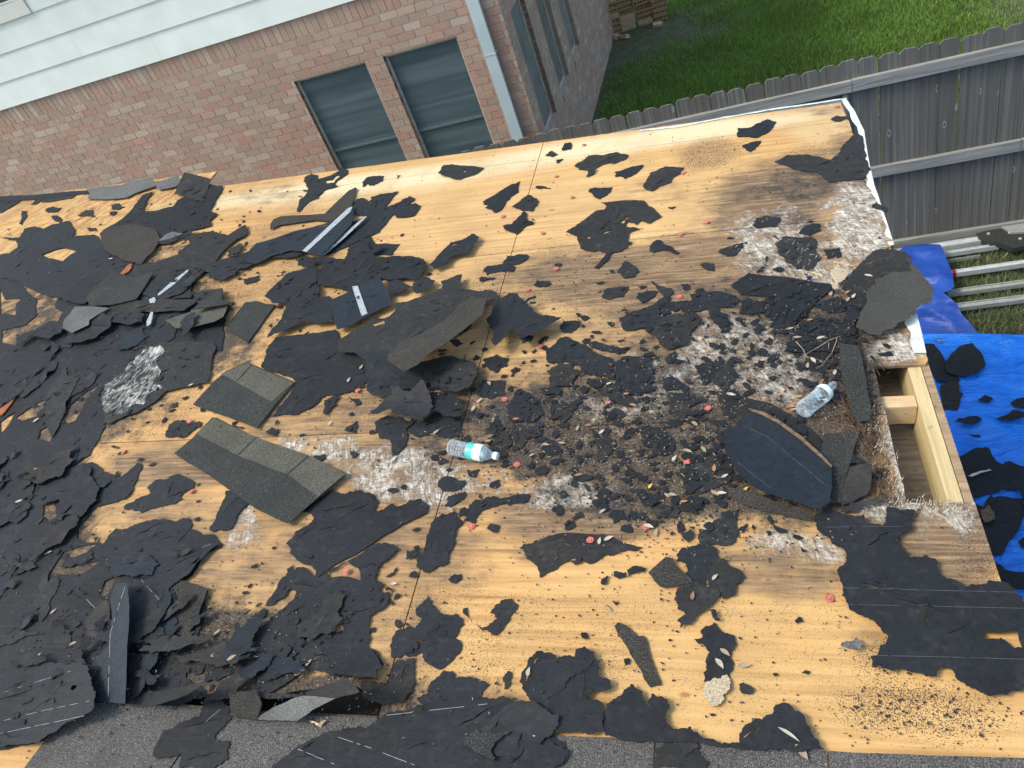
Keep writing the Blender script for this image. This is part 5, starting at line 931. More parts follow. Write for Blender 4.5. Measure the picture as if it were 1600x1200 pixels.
# the shingle courses still nailed down along the bottom: parts of the roof
def course(P, mat, hh=.010):
    U = [ua(x, y, hh) for x, y in P]
    if area(U) < 0: U = U[::-1]
    V2, F = fill(jag(U, .002, 2), (), .06); rpart(slab('shingle', V2, F, lambda u, a: hh+.0008*rn(u, a, 9), L, .006, M[mat]))
course([(858, 1147), (950, 1152), (1022, 1157), (1020, 1290), (820, 1290)], 'granule_course'); course([(1025, 1157), (1150, 1165), (1292, 1173), (1300, 1290), (1023, 1290)], 'granule_course', .0102); course([(1295, 1173), (1450, 1180), (1640, 1187), (1640, 1290), (1303, 1290)], 'granule_course', .0104)
course([(145, 1098), (240, 1101), (330, 1107), (318, 1125), (200, 1290), (60, 1290), (20, 1225), (78, 1146), (100, 1130)], 'granule_course'); course([(332, 1107), (400, 1115), (560, 1120), (860, 1146), (820, 1290), (205, 1290), (322, 1125)], 'granule_course', .0102)
GRID[:] = np.maximum(GRID, np.where(inside_np([(20, 1225), (78, 1146), (145, 1098), (400, 1112), (858, 1147), (1640, 1187), (1640, 1290), (20, 1290)], CX, CY), 4, 0))
# --- lower middle
felt_('j', [(640, 0), (740, 0), (765, 25), (700, 85), (650, 130), (635, 190), (680, 220), (660, 260), (715, 255), (715, 300), (610, 385), (605, 430), (610, 510), (600, 555), (660, 590), (680, 660), (640, 680), (640, 720), (480, 715), (360, 680), (240, 680), (130, 760), (30, 800), (0, 790), (-20, 490), (20, 440), (100, 380), (200, 300), (210, 250), (180, 240), (95, 320), (50, 330), (120, 210), (200, 140), (230, 125), (295, 160), (330, 185)], 'very large felt sheet with three ragged windows left of the long seam', mat='felt',
      holes=[[(385, 155), (490, 92), (550, 130), (560, 195), (500, 175), (400, 180)], [(310, 400), (400, 387), (475, 398), (470, 460), (400, 488), (430, 442), (390, 440)], [(240, 560), (268, 470), (300, 500), (262, 560)]])
felt_('j', [(370, 420), (405, 390), (430, 400), (415, 450), (385, 470)]); felt_('j', [(800, 80), (805, 35), (880, 20), (870, 60), (845, 78)]); felt_('j', [(700, 170), (755, 120), (740, 160), (705, 178)]); felt_('j', [(1030, 190), (1100, 158), (1090, 195), (1060, 208)]); felt_('j', [(1000, 292), (1018, 318), (1000, 322)])
felt_('j', [(720, 600), (725, 530), (770, 460), (850, 450), (890, 400), (855, 350), (920, 275), (990, 370), (1075, 375), (1110, 435), (1065, 500), (1100, 560), (980, 670), (940, 650), (890, 580), (850, 600), (800, 590), (740, 610)], 'star-shaped felt scrap with chalky smears right of the long seam', mat='felt')
felt_('j', [(1185, 430), (1215, 450), (1290, 400), (1250, 370), (1260, 355), (1320, 300), (1371, 290), (1400, 320), (1360, 390), (1300, 480), (1260, 485), (1210, 460)], 'seahorse-shaped felt scrap on clean plywood left of the shingle sliver', mat='felt_brown')
felt_('j', [(600, 840), (560, 740), (640, 745), (700, 760), (720, 700), (730, 650), (770, 620), (800, 620), (850, 610), (845, 720), (840, 790), (790, 850)])
felt_('j', [(380, 640), (480, 620), (600, 570), (650, 600), (680, 660), (640, 680), (640, 720), (400, 700), (420, 660)], lift=(500, 600, 520, 720, .02))
felt_('j', [(920, 760), (1000, 680), (1050, 680), (1070, 720), (1110, 710), (1250, 755), (1200, 820), (1160, 850), (960, 870), (860, 830), (930, 800)]); felt_('j', [(1320, 720), (1350, 680), (1371, 690), (1355, 760), (1330, 780)]); felt_('j', [(1275, 750), (1300, 710), (1290, 750)])
felt_('j', [(-60, 800), (30, 795), (230, 805), (330, 770), (480, 720), (555, 790), (540, 800), (430, 826), (230, 818), (60, 830)], 'felt and shingle lip lifted above the dark cavity', mat='felt_brown', lift=(250, 760, 420, 830, .09), amp=.001)
shingle_('j', [(-5, 938), (100, 870), (215, 820), (250, 812), (430, 826), (300, 890), (222, 946), (120, 944)], 'curled shingle showing its light grey granules under the lifted felt lip', mat='granule_grey', amp=.001, lift=(120, 960, 330, 810, .05), )
felt_('j', [(200, 1100), (300, 1040), (420, 1000), (540, 980), (640, 960), (740, 900), (870, 860), (1100, 838), (1250, 830), (1320, 812), (1371, 860), (1500, 900), (1560, 1000), (1650, 1060), (1640, 1130), (1560, 1200), (1500, 1300), (60, 1300), (80, 1200)], 'widest felt sheet along the bottom with crossing dashed chalk lines', mat='felt', lines=[(700, 918, 1240, 858), (440, 1035, 620, 1095), (680, 1120, 850, 1185), (225, 1100, 420, 1180), (1280, 1055, 1400, 1110)])
shingle_('j', [(1100, 1050), (1180, 995), (1371, 1000), (1260, 1100), (1280, 1150), (1200, 1120)], 'speckled shingle corner showing through the widest bottom felt sheet', mat='granule_dark', amp=.005)
felt_('k', [(-200, 1010), (-60, 890), (0, 850), (100, 840), (180, 880), (250, 920), (220, 1010), (130, 1090), (0, 1150), (-120, 1130)], lift=(0, 1100, 40, 880, .02)); felt_('k', [(100, 1060), (220, 1060), (310, 1100), (280, 1160), (180, 1200), (60, 1220), (0, 1200)])
felt_('k', [(760, 1090), (880, 1070), (1000, 1080), (1060, 1170), (1000, 1230), (760, 1200)]); felt_('k', [(870, 1060), (870, 1000), (960, 980), (970, 1020), (1000, 1090), (930, 1140)])
felt_('i', [(820, 1130), (870, 1000), (960, 960), (1060, 930), (1100, 800), (1230, 870), (1240, 930), (1150, 1030), (1230, 1060), (1220, 1150), (1150, 1200), (960, 1200), (970, 1120), (850, 1150)], 'felt scrap with a dashed chalk line on the lower left shingles', lines=[(1170, 760, 1210, 835), (1100, 960, 1195, 870)])
shingle_('i', [(1225, 800), (1371, 780), (1400, 860), (1371, 940), (1240, 920)], mat='granule_brown')
# --- lower right
felt_('k', [(40, 20), (130, -20), (270, -60), (500, -50), (700, 20), (600, 40), (500, 60), (410, 105), (350, 80), (280, 100), (150, 180), (100, 90)], 'large wedge of felt below the central litter', mat='felt_brown'); felt_('k', [(310, 90), (365, 70), (370, 100), (340, 112)]); felt_('k', [(545, 150), (610, 150), (615, 180), (570, 185), (545, 175)]); felt_('k', [(615, 140), (690, 120), (720, 130), (700, 150), (620, 175)])
felt_('k', [(880, 60), (910, 20), (1000, 0), (1100, 30), (1110, 80), (1060, 160), (1040, 220), (1000, 235), (960, 190), (930, 160), (930, 100), (880, 95)]); felt_('k', [(1080, 80), (1140, 80), (1230, 150), (1245, 180), (1200, 220), (1180, 280), (1130, 300), (1110, 270), (1060, 230), (1060, 150)])
shingle_('k', [(730, 150), (820, 70), (860, 75), (880, 120), (960, 190), (965, 206), (810, 230), (790, 225)], 'triangular shingle scrap left in the lower right felt cluster', mat='granule_brown'); felt_('k', [(900, 230), (970, 205), (1040, 230), (1110, 240), (1110, 280), (1000, 370), (960, 430), (905, 450), (885, 410), (930, 380), (870, 300)], 'felt tail of the lower right cluster with a brown leaf on it')
felt_('k', [(1055, 350), (1080, 350), (1115, 405), (1090, 410)]); felt_('k', [(600, 615), (625, 610), (630, 640), (605, 650)]); felt_('k', [(375, 475), (400, 475), (410, 505), (380, 505)]); felt_('k', [(538, 302), (575, 315), (555, 330)]); felt_('k', [(405, 270), (418, 272), (415, 290)]); felt_('k', [(790, 632), (815, 640), (808, 655)]); felt_('k', [(795, 290), (808, 295), (800, 310)])
felt_('k', [(975, 510), (1020, 500), (1010, 470), (1080, 420), (1195, 500), (1190, 560), (1170, 600), (1165, 720), (1120, 730), (1030, 745), (1025, 690), (1040, 610), (1060, 580), (1000, 535)], 'flag-shaped felt scrap above the fibrous torn shred')
sheetpiece('wood_shred', 'shred', T('k', [(1010, 800), (1030, 745), (1080, 720), (1150, 700), (1165, 760), (1160, 790), (1130, 810), (1120, 860), (1070, 872), (1050, 830)]), 'fibrous pale plywood shred stuck to the felt flag', cat='wood shred', amp=.008, wav=.006, step=.012)
shingle_('k', [(550, 440), (565, 420), (590, 425), (640, 460), (670, 490), (705, 490), (730, 550), (800, 750), (740, 765), (700, 700), (640, 600), (600, 530)], 'slim dark shingle sliver slanting across clean plywood', mat='granule_brown')
felt_('k', [(500, 1025), (490, 900), (540, 830), (635, 750), (700, 790), (740, 870), (750, 800), (830, 830), (845, 860), (825, 950), (880, 990), (930, 1000), (1050, 1045), (1090, 1052), (1240, 1075), (1371, 1080), (1371, 1110), (1100, 1085), (800, 1060)], 'two-peaked felt sheet along the edge of the bottom shingles')
felt_('k', [(40, 740), (90, 610), (160, 570), (220, 590), (240, 615), (335, 605), (340, 565), (390, 548), (440, 580), (445, 610), (475, 710), (530, 735), (535, 770), (450, 785), (400, 830), (490, 860), (495, 1005), (330, 1005), (240, 1010), (180, 990), (180, 880), (100, 840), (60, 780)], 'wide felt fan with winding cracks below clean plywood', mat='felt')
felt_('k', [(110, 640), (220, 620), (340, 620), (440, 620), (380, 680), (290, 740), (240, 805), (160, 860), (110, 790)], mat='felt'); felt_('k', [(1215, 752), (1240, 742), (1290, 770), (1280, 805), (1225, 790)], 'small blocky felt chip right of the fibrous torn shred'); felt_('k', [(1058, 910), (1085, 908), (1090, 920), (1065, 924)])
felt_('l', [(-150, 1080), (-140, 990), (0, 915), (30, 900), (40, 860), (90, 848), (130, 870), (140, 890), (165, 895), (230, 1000), (300, 1100), (0, 1095)], 'hill-shaped felt scrap on the edge of the bottom shingle course', mat='felt'); felt_('l', [(145, 410), (180, 395), (190, 415), (155, 428)]); felt_('l', [(180, 690), (200, 675), (225, 680), (215, 698)]); felt_('l', [(25, 695), (45, 690), (55, 705), (35, 710)])
sheetpiece('foil_scrap', 'foil', T('l', [(390, 545), (400, 525), (440, 522), (470, 500), (495, 525), (495, 560), (430, 556)]), 'small shiny crumpled foil scrap on clean plywood at lower right', cat='foil scrap', amp=.002, curl=.008, lift=tuple(T('l', [(400, 540)])[0])+tuple(T('l', [(480, 530)])[0])+(.015,))
R0 = [(1276, 802), (1300, 797), (1312, 800), (1350, 803), (1356, 818), (1380, 823), (1386, 792), (1430, 797), (1424, 818), (1422, 829), (1402, 848), (1416, 872), (1430, 869), (1448, 867), (1464, 876), (1464, 885), (1477, 902), (1495, 907), (1509, 916), (1530, 913), (1565, 908), (1588, 926), (1600, 955), (1640, 1060), (1640, 1078), (1600, 1075), (1576, 1083), (1553, 1086), (1530, 1080), (1506, 1066), (1489, 1048), (1470, 1041), (1464, 1057), (1448, 1057), (1425, 1050), (1413, 1045), (1398, 1048), (1387, 1045), (1362, 1043), (1360, 1025), (1372, 1019), (1375, 1008), (1388, 994), (1372, 978), (1343, 961), (1322, 940), (1317, 920), (1312, 908), (1309, 897), (1312, 885), (1322, 878), (1322, 865), (1300, 850), (1282, 832)]
sheetpiece('felt_scrap', 'felt', R0, 'big torn felt sheet with faint chalk lines hanging over the right edge', holes=[[(1535, 987), (1590, 985), (1597, 1012), (1585, 1013), (1569, 999), (1536, 999)]], lift=None, wav=.0015, lines=[(1316, 919, 1590, 926), (1322, 945, 1600, 951), (1362, 1024, 1630, 1031), (1290, 824, 1410, 823)], lmat='chalk_faint', dash=.05)
# --- generated flakes thicken the left mass, where the photo shows layer on layer
WIN = H0s+[[(152, 640), (160, 600), (200, 560), (250, 535), (345, 535), (345, 560), (300, 600), (250, 625), (170, 668)], T('e', [(640, 510), (680, 450), (900, 350), (1060, 240), (1320, 195), (1240, 420), (1150, 560), (600, 560)]), T('e', [(600, 565), (1150, 570), (1410, 870), (1340, 1110), (1170, 1200), (500, 1200), (780, 700)])]
ZONES = [(-20, 560, 320, 800, 46), (-20, 800, 320, 1090, 50), (0, 440, 330, 560, 26), (280, 960, 520, 1110, 14)]
for x0, y0, x1, y1, n in ZONES:
    for _ in range(n):
        x = random.uniform(x0, x1); y = random.uniform(y0, y1)
        if any(inside(wp, x, y) or min(math.hypot(x-p[0], y-p[1]) for p in wp) < 14 for wp in WIN): continue
        small = x > 700
        r = random.uniform(8, 20) if small else random.choice([random.uniform(10, 26), random.uniform(28, 70)]); el = random.uniform(.22, .5); th = rad(random.gauss(-32, 22)); P = []; m_ = random.randint(7, 13)
        for k in range(m_):
            t = k*2*math.pi/m_+random.uniform(-.25, .25); rr = r*random.uniform(.5, 1.25); dx, dy = rr*math.cos(t), rr*el*math.sin(t); P.append((x+dx*math.cos(th)-dy*math.sin(th), y+dx*math.sin(th)+dy*math.cos(th)))
        if any(any(inside(wp, *p) for p in P) for wp in WIN): continue
        gmax = GRID[inside_np(P, CX, CY)]
        if len(gmax) and gmax.max() > 9: continue
        sheetpiece('felt_scrap', random.choice(['felt', 'felt', 'felt_brown', 'felt_blue']), P, None, amp=.006, step=.03, curl=random.choice([.008, .014, .022]), gap=.0034)
# keep what was traced last on top where it matters
print('pieces', len(PIECES))

# ------------------------------------------------------------------ felt fallen on the tarp
def tarp_piece(cr, pts, label, mat='felt', z=.09):
    P = T(cr, pts); W_ = [ground(x, y, z)[:2] for x, y in P]; W_ = [tuple(p) for p in W_]
    if area(W_) < 0: W_ = W_[::-1]
    V2, F = fill(jag(W_, .008, 2), (), .06); o = slab('felt_scrap' if 'felt' in label else 'wood_and_sheen_scrap', V2, F, lambda x, y: z+.008*rn(x, y, 5), world_xy, .003, M[mat]); return tag(o, label, 'felt scrap' if 'felt' in label else 'wood scrap')
tarp_piece('p', [(150, 370), (260, 375), (380, 560), (400, 640), (420, 690), (520, 720), (520, 770), (290, 775), (200, 620)], 'brown-black felt sheet on the tarp against the fascia')
tarp_piece('p', [(320, 830), (430, 770), (520, 780), (520, 850), (570, 900), (530, 1000), (520, 1060), (350, 1065)], 'squarish felt sheet on the tarp beside the blocking in the hole', 'felt_brown')
tarp_piece('p', [(370, 640), (380, 560), (520, 410), (660, 372), (750, 470), (800, 600), (700, 690), (580, 720), (400, 680)], 'pentagonal felt sheet on the tarp below the grommet', z=.11)
tarp_piece('p', [(720, 960), (800, 910), (880, 950), (830, 990)], 'small oval felt chip alone on the tarp'); tarp_piece('p', [(1060, 990), (1130, 950), (1260, 930), (1260, 1060), (1100, 1030)], 'felt scrap on the tarp cut by the right edge of the photo')
tarp_piece('p', [(900, 1165), (1000, 1130), (1080, 1075), (1250, 1090), (1200, 1150), (1050, 1180)], 'arrowhead felt scrap on the tarp near the right photo edge'); tarp_piece('p', [(480, 1190), (530, 1150), (560, 1160), (700, 1130), (760, 1150), (700, 1200), (600, 1215)], 'wavy narrow felt scrap on the tarp beside the fascia')
tarp_piece('q', [(360, 310), (500, 240), (590, 235), (630, 300), (700, 360), (760, 335), (900, 390), (900, 450), (880, 560), (700, 540), (640, 580), (480, 610), (430, 450)], 'large humped felt sheet on the tarp beside the lower fascia')
tarp_piece('q', [(470, 640), (560, 680), (620, 570), (640, 610), (700, 600), (860, 620), (880, 700), (860, 760), (820, 860), (740, 960), (700, 1040), (600, 1040), (500, 800)], 'darkest felt sheet on the tarp around the wood scrap', z=.10)
tarp_piece('q', [(840, 560), (960, 540), (960, 700), (860, 680)], 'felt scrap on the tarp right of the humped sheet', z=.12); tarp_piece('q', [(440, 135), (530, 140), (540, 165), (480, 160)], 'tiny felt crescent on the tarp above the humped sheet'); tarp_piece('q', [(640, 1090), (720, 1150), (900, 1180), (900, 1300), (700, 1300)], 'felt sheet on the tarp low beside the eave'); tarp_piece('q', [(820, 940), (900, 900), (900, 980), (850, 985)], 'felt chip on the tarp at the photo edge above the bare blue patch')
tarp_piece('q', [(540, 700), (600, 665), (615, 700), (650, 770), (560, 795), (548, 750)], 'mouldy broken wood scrap on the tarp just off the eave', 'fibre_brown', .13)
tarp_piece('q', [(440, 452), (520, 420), (600, 398), (620, 405), (470, 458)], 'thin pale strip standing in for sheen on the humped tarp debris', 'fibre_white', .115)  # pale sliver laid on to draw the sheen of the humped sheet
# ------------------------------------------------------------------ bottles
def height_at(x, y): 
    c = GRID[min(339, max(0, int((y+80)/4))), min(459, max(0, int((x+120)/4)))]; return .0022+.0027*c+.003
def bottle(p0, p1, label, parts):
    r = .0315; u0, a0 = ua(*p0, .03); u1, a1 = ua(*p1, .03); A_ = L(u0, a0, r+.008); B_ = L(u1, a1, r+.002); ln = np.linalg.norm(B_-A_)
    z = Vector(B_-A_).normalized(); x = Vector(NR).cross(z).normalized(); y = z.cross(x)
    Mx = Matrix.Translation(Vector(A_)) @ Matrix((x, y, z)).transposed().to_4x4()
    o = bpy.data.objects.new('water_bottle', None); COL.objects.link(o); o.matrix_world = Mx; tag(o, label, 'bottle')
    def lathe(name, prof, mat, dent=0, closed=False):
        n = 28; V = []; F = []
        for i, (t, rr) in enumerate(prof):
            for k in range(n):
                an = k*2*math.pi/n; q = rr*(1-dent*max(0, math.cos(an-1.1))**3*math.exp(-((t-.35*ln)/(.2*ln))**2)-dent*.5*math.sin(3*an+t*70)*.4); V.append((q*math.cos(an), q*math.sin(an), t))
        for i in range(len(prof)-1):
            for k in range(n): F.append((i*n+k, i*n+(k+1) % n, (i+1)*n+(k+1) % n, (i+1)*n+k))
        return mesh_obj(name, V, F, M[mat], o, smooth=True)
    pr = [(0, .004), (.004, .020), (.001, .027), (.008, r)]
    t = .012
    while t < .62*ln: pr += [(t, r*.995), (t+.004, r*.93), (t+.008, r*.995)]; t += .012
    pr += [(.64*ln, r*1.0), (.70*ln, r*.96), (.80*ln, r*.68), (.87*ln, r*.42), (.91*ln, r*.36), (.92*ln, r*.46), (.93*ln, r*.36), (ln, r*.36)]
    lathe('bottle_body', pr, 'clear', .12)
    if 'teal' in parts:
        lathe('label', [(.40*ln, r*1.02), (.44*ln, r*1.03), (.54*ln, r*1.03)], 'label_teal'); lathe('label', [(.541*ln, r*1.03), (.62*ln, r*1.035), (.70*ln, r*1.0)], 'label_white')
        lathe('cap', [(.925*ln, r*.44), (.93*ln, r*.47), (1.0*ln, r*.47), (1.005*ln, r*.42), (1.005*ln, .0005)], 'cap_white')
    else: lathe('label', [(.60*ln, r*1.02), (.66*ln, r*1.03), (.72*ln, r*.98)], 'label_white', .05)
    return o
bottle((704, 701), (778, 714), 'clear empty water bottle with teal and white label and white cap', 'teal')
bottle((1253, 645), (1304, 601), 'crushed clear water bottle with white label and no cap near the eave', 'white')

# ------------------------------------------------------------------ cap nails
def capnail(x, y, label, grp, first=[None]):
    u, a = ua(x, y, .01); P = L(u, a, height_at(x, y) if random.random() < .8 else .004)
    if first[0] is None:
        n = 18; V = []; F = []
        for rr, hh in ((.0125, 0), (.0130, .0012), (.0105, .0020), (.0055, .0014), (.005, .0022), (.0005, .0024)):
            V += [(rr*math.cos(k*2*math.pi/n), rr*math.sin(k*2*math.pi/n), hh) for k in range(n)]
        for i in range(5):
            for k in range(n): F.append((i*n+k, i*n+(k+1) % n, (i+1)*n+(k+1) % n, (i+1)*n+k))
        o = mesh_obj('cap_nail', V, F, M['cap_red']); hd = MB().tube([(0, 0, .0020), (0, 0, .0034)], .0036, 10).obj('nail_head', M['nail_head'], o); first[0] = (o, hd)
    else:
        o = first[0][0].copy(); COL.objects.link(o); hd = first[0][1].copy(); COL.objects.link(hd); hd.parent = o
    z = Vector(NR+np.array([random.gauss(0, .10), random.gauss(0, .10), 0])).normalized(); o.rotation_euler = z.to_track_quat('Z', 'Y').to_euler(); o.location = tuple(P); tag(o, label, 'cap nail', 'red cap nails left in the deck')
NAILS = [(843, 540), (1061, 462), (736, 821), (922, 843), (1010, 821), (192, 705), (299, 767), (1296, 933), (559, 610), (788, 622), (869, 419), (825, 451), (1104, 346), (1063, 365), (1067, 268), (296, 658), (1308, 165), (269, 302), (1073, 720), (807, 724), (1106, 636), (541, 893), (951, 628), (894, 307), (848, 363), (869, 274), (785, 337), (912, 225)]
for x, y in NAILS:
    lb = auto('red plastic cap nail', x, y)
    capnail(x, y, lb or 'red plastic cap nail in the bare deck', None)

# ------------------------------------------------------------------ leaves
def leaf(x, y, ln, ang, mat, wd=.42, label=None):
    u, a = ua(x, y, .012); h = height_at(x, y)+.003; n = 7; V = []; F = []; t = rad(ang); bend = random.uniform(.05, .2)*ln
    for i in range(n+1):
        s = i/n; w_ = ln*wd*.5*math.sin(math.pi*s**.85)*(1-.15*s); xx = (s-.5)*ln; zz = bend*(s-.5)**2*2
        for sg in (-1, 0, 1):
            yy = sg*w_+.06*ln*math.sin(s*3); V.append(tuple(L(u+xx*math.cos(t)-yy*math.sin(t), a+xx*math.sin(t)+yy*math.cos(t), h+zz+(abs(sg)*.18*w_))))
    for i in range(n):
        for k in range(2): q = i*3+k; F.append((q, q+3, q+4, q+1))
    o = mesh_obj('dry_leaf', V, F, M[mat], smooth=True); F2 = MB()
    nm = mat.split('_')[1]; nm = dict(tan='tan', pale='pale', brown='brown', orange='orange-brown', yellow='yellow', grey='grey')[nm]
    tag(o, label or auto('small %s dry leaf' % nm, x, y) or 'small %s dry leaf in the litter' % nm, 'leaf', 'dry leaves scattered on the deck')
leaf(1398, 441, .085, 20, 'leaf_pale', .5, 'pale oval leaf lying on the folded grey shingle by the eave')
def lf_(cr, items):
    for x, y, m_, ang in items: X, Y = T(cr, [(x, y)])[0]; leaf(X, Y, random.uniform(.026, .038), ang, 'leaf_'+m_)
lf_('g', [(410, 470, 'tan', 80), (475, 455, 'brown', 0), (608, 205, 'pale', 30), (757, 340, 'orange', -20), (25, 420, 'orange', 5), (122, 640, 'tan', 35), (210, 578, 'tan', -10), (310, 565, 'tan', -10), (560, 495, 'pale', 50), (1140, 445, 'tan', -50), (1097, 615, 'tan', -25), (1015, 662, 'pale', 65), (1195, 605, 'tan', -60), (1265, 725, 'orange', 85), (1330, 775, 'pale', 35), (1460, 565, 'pale', 30), (965, 892, 'tan', -55), (1000, 888, 'tan', -10), (1268, 880, 'tan', -40), (1310, 878, 'pale', 0), (1462, 852, 'yellow', 50), (865, 832, 'yellow', 60), (1075, 940, 'orange', 10), (1190, 1102, 'tan', -25), (603, 1165, 'pale', 30), (415, 765, 'brown', 10), (1370, 272, 'pale', -20), (900, 1125, 'tan', 80), (548, 1180, 'pale', 85), (715, 270, 'orange', 0), (855, 1095, 'pale', -20), (565, 990, 'grey', 40)])
lf_('d', [(627, 742, 'pale', -30), (535, 870, 'pale', 60), (495, 845, 'orange', 40), (500, 890, 'tan', 60), (262, 1008, 'orange', 20), (20, 1105, 'tan', -60), (140, 1062, 'tan', 20), (182, 1118, 'tan', 0), (395, 830, 'tan', 70), (330, 1120, 'grey', 20)])
lf_('h', [(75, 262, 'orange', 10), (335, 182, 'brown', 60), (420, 122, 'grey', 70), (282, 48, 'pale', -70), (190, 275, 'tan', 0), (145, 335, 'orange', -10), (160, 355, 'tan', 20), (350, 900, 'pale', 30), (340, 955, 'tan', -60), (250, 80, 'tan', 80)])
lf_('f', [(1480, 422, 'tan', 85), (1125, 500, 'tan', 50), (1455, 195, 'tan', -60), (1395, 300, 'pale', 50), (1357, 350, 'pale', 80), (860, 665, 'pale', 60), (1212, 990, 'tan', -40), (582, 175, 'grey', 85), (460, 440, 'grey', 80), (1450, 560, 'tan', 10), (660, 95, 'tan', 80)])
lf_('k', [(970, 285, 'brown', 80), (512, 345, 'tan', -35), (1140, 580, 'tan', -40), (1245, 648, 'tan', 10), (1110, 640, 'grey', -55), (1088, 182, 'grey', 50), (95, 700, 'grey', 80)])
leaf(1252, 1178, .045, -55, 'leaf_tan', .45, 'tan folded leaf lying across the bottom shingle course edge')
leaf(1232, 1153, .06, -35, 'leaf_grey', .16, 'slim grey stick-like leaf on the hill-shaped felt scrap')
lf_('a', [(700, 630, 'pale', 0), (780, 510, 'pale', 20), (880, 455, 'tan', 60)]); lf_('e', [(240, 740, 'tan', 20), (225, 425, 'pale', 60), (1198, 212, 'pale', 30), (125, 940, 'pale', 20)]); lf_('i', [(285, 360, 'tan', 60), (412, 552, 'tan', 30), (222, 618, 'pale', 70), (1163, 607, 'pale', 20), (1258, 630, 'tan', 40), (260, 45, 'tan', 30), (1160, 470, 'tan', 50)]); lf_('j', [(240, 700, 'tan', 40), (735, 210, 'pale', 0), (285, 640, 'tan', 60), (360, 965, 'tan', 40)])
# brown splinters, metal strip, sticks
sheetpiece('wood_splinter', 'red_splinter', T('a', [(730, 742), (760, 700), (800, 655), (825, 645), (810, 690), (775, 715), (760, 745)]), 'brown wood splinter with pale torn end on the left felt', cat='splinter', amp=.003, th=.004, curl=0)
sheetpiece('wood_splinter', 'red_splinter', T('e', [(-20, 390), (20, 330), (110, 232), (122, 245), (70, 320), (10, 395)]), 'reddish wood splinter at the left edge of the photo', cat='splinter', amp=.003, th=.005, curl=0)
sheetpiece('metal_strip', 'tape', T('a', [(985, 838), (1080, 755), (1175, 683), (1178, 692), (1090, 775), (990, 848)]), 'slim pale metal strip lying on the left felt', cat='metal strip', amp=0, th=.004, curl=0)
sheetpiece('tape_scrap', 'tape', T('a', [(940, 950), (958, 955), (945, 1020), (920, 1040), (915, 1010)]), 'small blue-white tape scrap left of the olive shingle shard', cat='tape scrap', amp=.002, curl=0)
sheetpiece('tape_scrap', 'tape', T('a', [(932, 870), (968, 858), (970, 890), (935, 895)]), 'tiny silver tape scrap at the foot of the metal strip', cat='tape scrap', amp=.002, curl=0)
sheetpiece('tape_scrap', 'granule_grey', T('a', [(985, 508), (1040, 462), (1080, 448), (1145, 460), (1060, 492)]), 'pale triangular underside flap above the metal strip', cat='shingle', amp=.001, lift=tuple(T('a', [(1060, 500)])[0])+tuple(T('a', [(1080, 450)])[0])+(.02,))
sheetpiece('wood_splinter', 'splinter', T('j', [(282, 948), (292, 942), (345, 965), (355, 955), (365, 950), (350, 980), (335, 975)]), 'bright L-shaped wood splinter below the curled grey shingle', cat='splinter', amp=0, curl=0, th=.003)
sheetpiece('wood_splinter', 'splinter', T('k', [(80, 985), (98, 978), (130, 1028), (115, 1032)]), 'bright stubby wood splinter in the bottom felt below the fan', cat='splinter', amp=0, curl=0, th=.003)
sheetpiece('wood_splinter', 'splinter', T('d', [(410, 638), (415, 634), (525, 662), (520, 668)]), 'thin straight wood splinter on the dark felt by the eave', cat='splinter', amp=0, curl=0, th=.002)
sheetpiece('wood_splinter', 'splinter', T('d', [(270, 702), (285, 698), (345, 720), (340, 728)]), 'short pale wood splinter left of the splintered tuft', cat='splinter', amp=0, curl=0, th=.003)
sheetpiece('wood_shred', 'shred', T('d', [(385, 690), (420, 668), (500, 690), (512, 715), (480, 750), (440, 770), (420, 810), (400, 790), (410, 750)]), 'golden splintered wood tuft above the dark folded flap', cat='wood shred', amp=.008, wav=.006, step=.012)
sheetpiece('wood_splinter', 'fibre_brown', T('f', [(1385, 545), (1500, 500), (1512, 510), (1440, 545), (1495, 545), (1400, 560)]), 'forked bark-like splinter just above the teal-labelled bottle', cat='splinter', amp=.002, curl=0, th=.003)
def twig(pts, label, r=.0012):
    W_ = [L(*ua(x, y, .02), .02+.01*math.sin(i*1.7)) for i, (x, y) in enumerate(pts)]; return W_
tw = MB()
for br in ([(440, 1105), (380, 1140), (300, 1175), (220, 1210), (120, 1290)], [(430, 1110), (425, 1150), (400, 1200), (330, 1280)], [(380, 1140), (378, 1190)], [(175, 1135), (220, 1195), (240, 1230)]): tw.tube(twig(T('d', br), ''), .0016, 5, .0008)
tag(tw.obj('dry_twig', M['twig']), 'forked pale dry twig lying on felt above the clear bottle near the eave', 'twig')
# ------------------------------------------------------------------ litter too small to count
cr_ = MB(); ch = MB(); fl_ = MB()
def rndpt(zs):
    x, y, rx, ry = random.choices(zs, [z[4] for z in zs])[0][:4]; return random.gauss(x, rx), random.gauss(y, ry)
CZ = [(900, 690, 130, 60, 5), (1040, 690, 110, 70, 5), (1120, 540, 110, 50, 2), (1240, 560, 60, 60, 2.5), (340, 1010, 110, 50, 3), (150, 950, 110, 110, 1.5), (150, 560, 110, 70, 1), (960, 980, 160, 70, .8), (1100, 260, 120, 40, .6), (700, 620, 80, 50, 1), (1430, 1110, 80, 30, .7), (600, 350, 120, 60, .5), (950, 430, 120, 40, 1), (480, 650, 130, 50, .7), (560, 1080, 140, 40, 1), (1100, 830, 120, 30, 1.5), (1000, 400, 300, 120, .8), (200, 340, 140, 50, .4)]
def ondeck(u): return -5.8 < u[0] < .68 and -.5 < u[1] < 4.46 and not (lerp_at(u[1]) < u[0] and AH0 < u[1] < AH1)
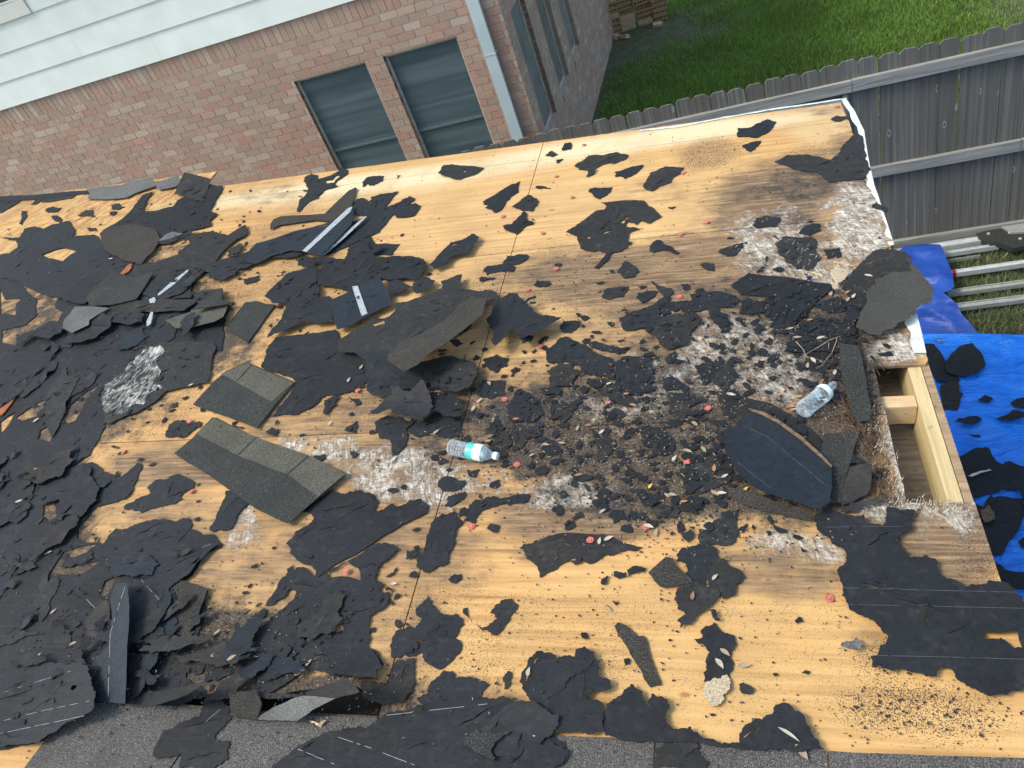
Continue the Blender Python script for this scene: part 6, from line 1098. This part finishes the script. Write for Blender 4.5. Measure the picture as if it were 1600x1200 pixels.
def flake(mb, x, y, s0, s1, thin=1.0, lift=.004):
    u, a = ua(x, y)
    if not ondeck((u, a)): return
    h = height_at(x, y)*random.uniform(.5, 1.0); s = random.uniform(s0, s1); n = random.choice([4, 5]); t0 = random.random()*6; P = []; th = random.random()*3.14
    for k in range(n):
        t = t0+k*6.283/n; r_ = s*random.uniform(.6, 1.2); dx, dy = r_*math.cos(t), r_*thin*math.sin(t); P.append((u+dx*math.cos(th)-dy*math.sin(th), a+dx*math.sin(th)+dy*math.cos(th)))
    b_ = [L(p[0], p[1], h) for p in P]; t_ = [L(p[0], p[1], h+random.uniform(.001, lift)) for p in P]; mb.hull(b_, t_)
for _ in range(4200): x, y = rndpt(CZ); flake(cr_, x, y, .0012, .0055, .7, .003)
for _ in range(1700): flake(cr_, random.uniform(0, 1580), random.uniform(240, 1190), .001, .004, .8, .002)
def shard(mb, x, y, s0, s1):
    u, a = ua(x, y)
    if not ondeck((u, a)): return
    h = height_at(x, y)+random.uniform(-.002, .002); s = random.uniform(s0, s1); n = random.randint(6, 9); th = random.random()*6.28; el = random.uniform(.4, .85); tl = (random.gauss(0, .05), random.gauss(0, .05)); P = []
    for k in range(n):
        t = k*6.283/n+random.uniform(-.2, .2); r_ = s*random.uniform(.45, 1.3); dx, dy = r_*math.cos(t), r_*el*math.sin(t); P.append((dx*math.cos(th)-dy*math.sin(th), dx*math.sin(th)+dy*math.cos(th)))
    mb.hull([L(u+p_[0], a+p_[1], h+p_[0]*tl[0]+p_[1]*tl[1]) for p_ in P], [L(u+p_[0], a+p_[1], h+.0013+p_[0]*tl[0]+p_[1]*tl[1]) for p_ in P])
for _ in range(620): x, y = rndpt(CZ[:4]+[(1060, 600, 110, 60, 3), (1000, 790, 120, 30, 2), (640, 640, 70, 50, 1), (1200, 500, 90, 40, 3), (1290, 560, 40, 70, 2), (1180, 730, 100, 60, 2)]); shard(fl_, x, y, .006, .030)
for _ in range(650): x, y = rndpt([(420, 420, 130, 60, 2), (240, 640, 110, 50, 1.5), (230, 320, 100, 30, 1), (600, 950, 120, 60, 1), (320, 1000, 130, 60, 2), (120, 900, 110, 150, 2), (140, 560, 120, 90, 2), (960, 470, 130, 40, 1), (500, 400, 130, 60, 1), (1240, 470, 60, 60, 1), (760, 600, 60, 60, 1)]); shard(fl_, x, y, .005, .020)
for _ in range(1500): x, y = rndpt(CZ[:7]+[CZ[14], CZ[15]]); flake(ch, x, y, .001, .0045, .4)
for _ in range(1400): x, y = rndpt(CZ[:7]+[CZ[14], CZ[15]]); flake(ch, x, y, .002, .0065, .12)
for _ in range(380): x, y = rndpt(CZ[:3]); flake(ch, x, y, .003, .010, .14)
tag(cr_.obj('felt_crumbs', M['crumb']), kind='stuff'); tag(fl_.obj('felt_flakes', M['felt']), kind='stuff'); tag(ch.obj('wood_chips', M['chip']), kind='stuff')
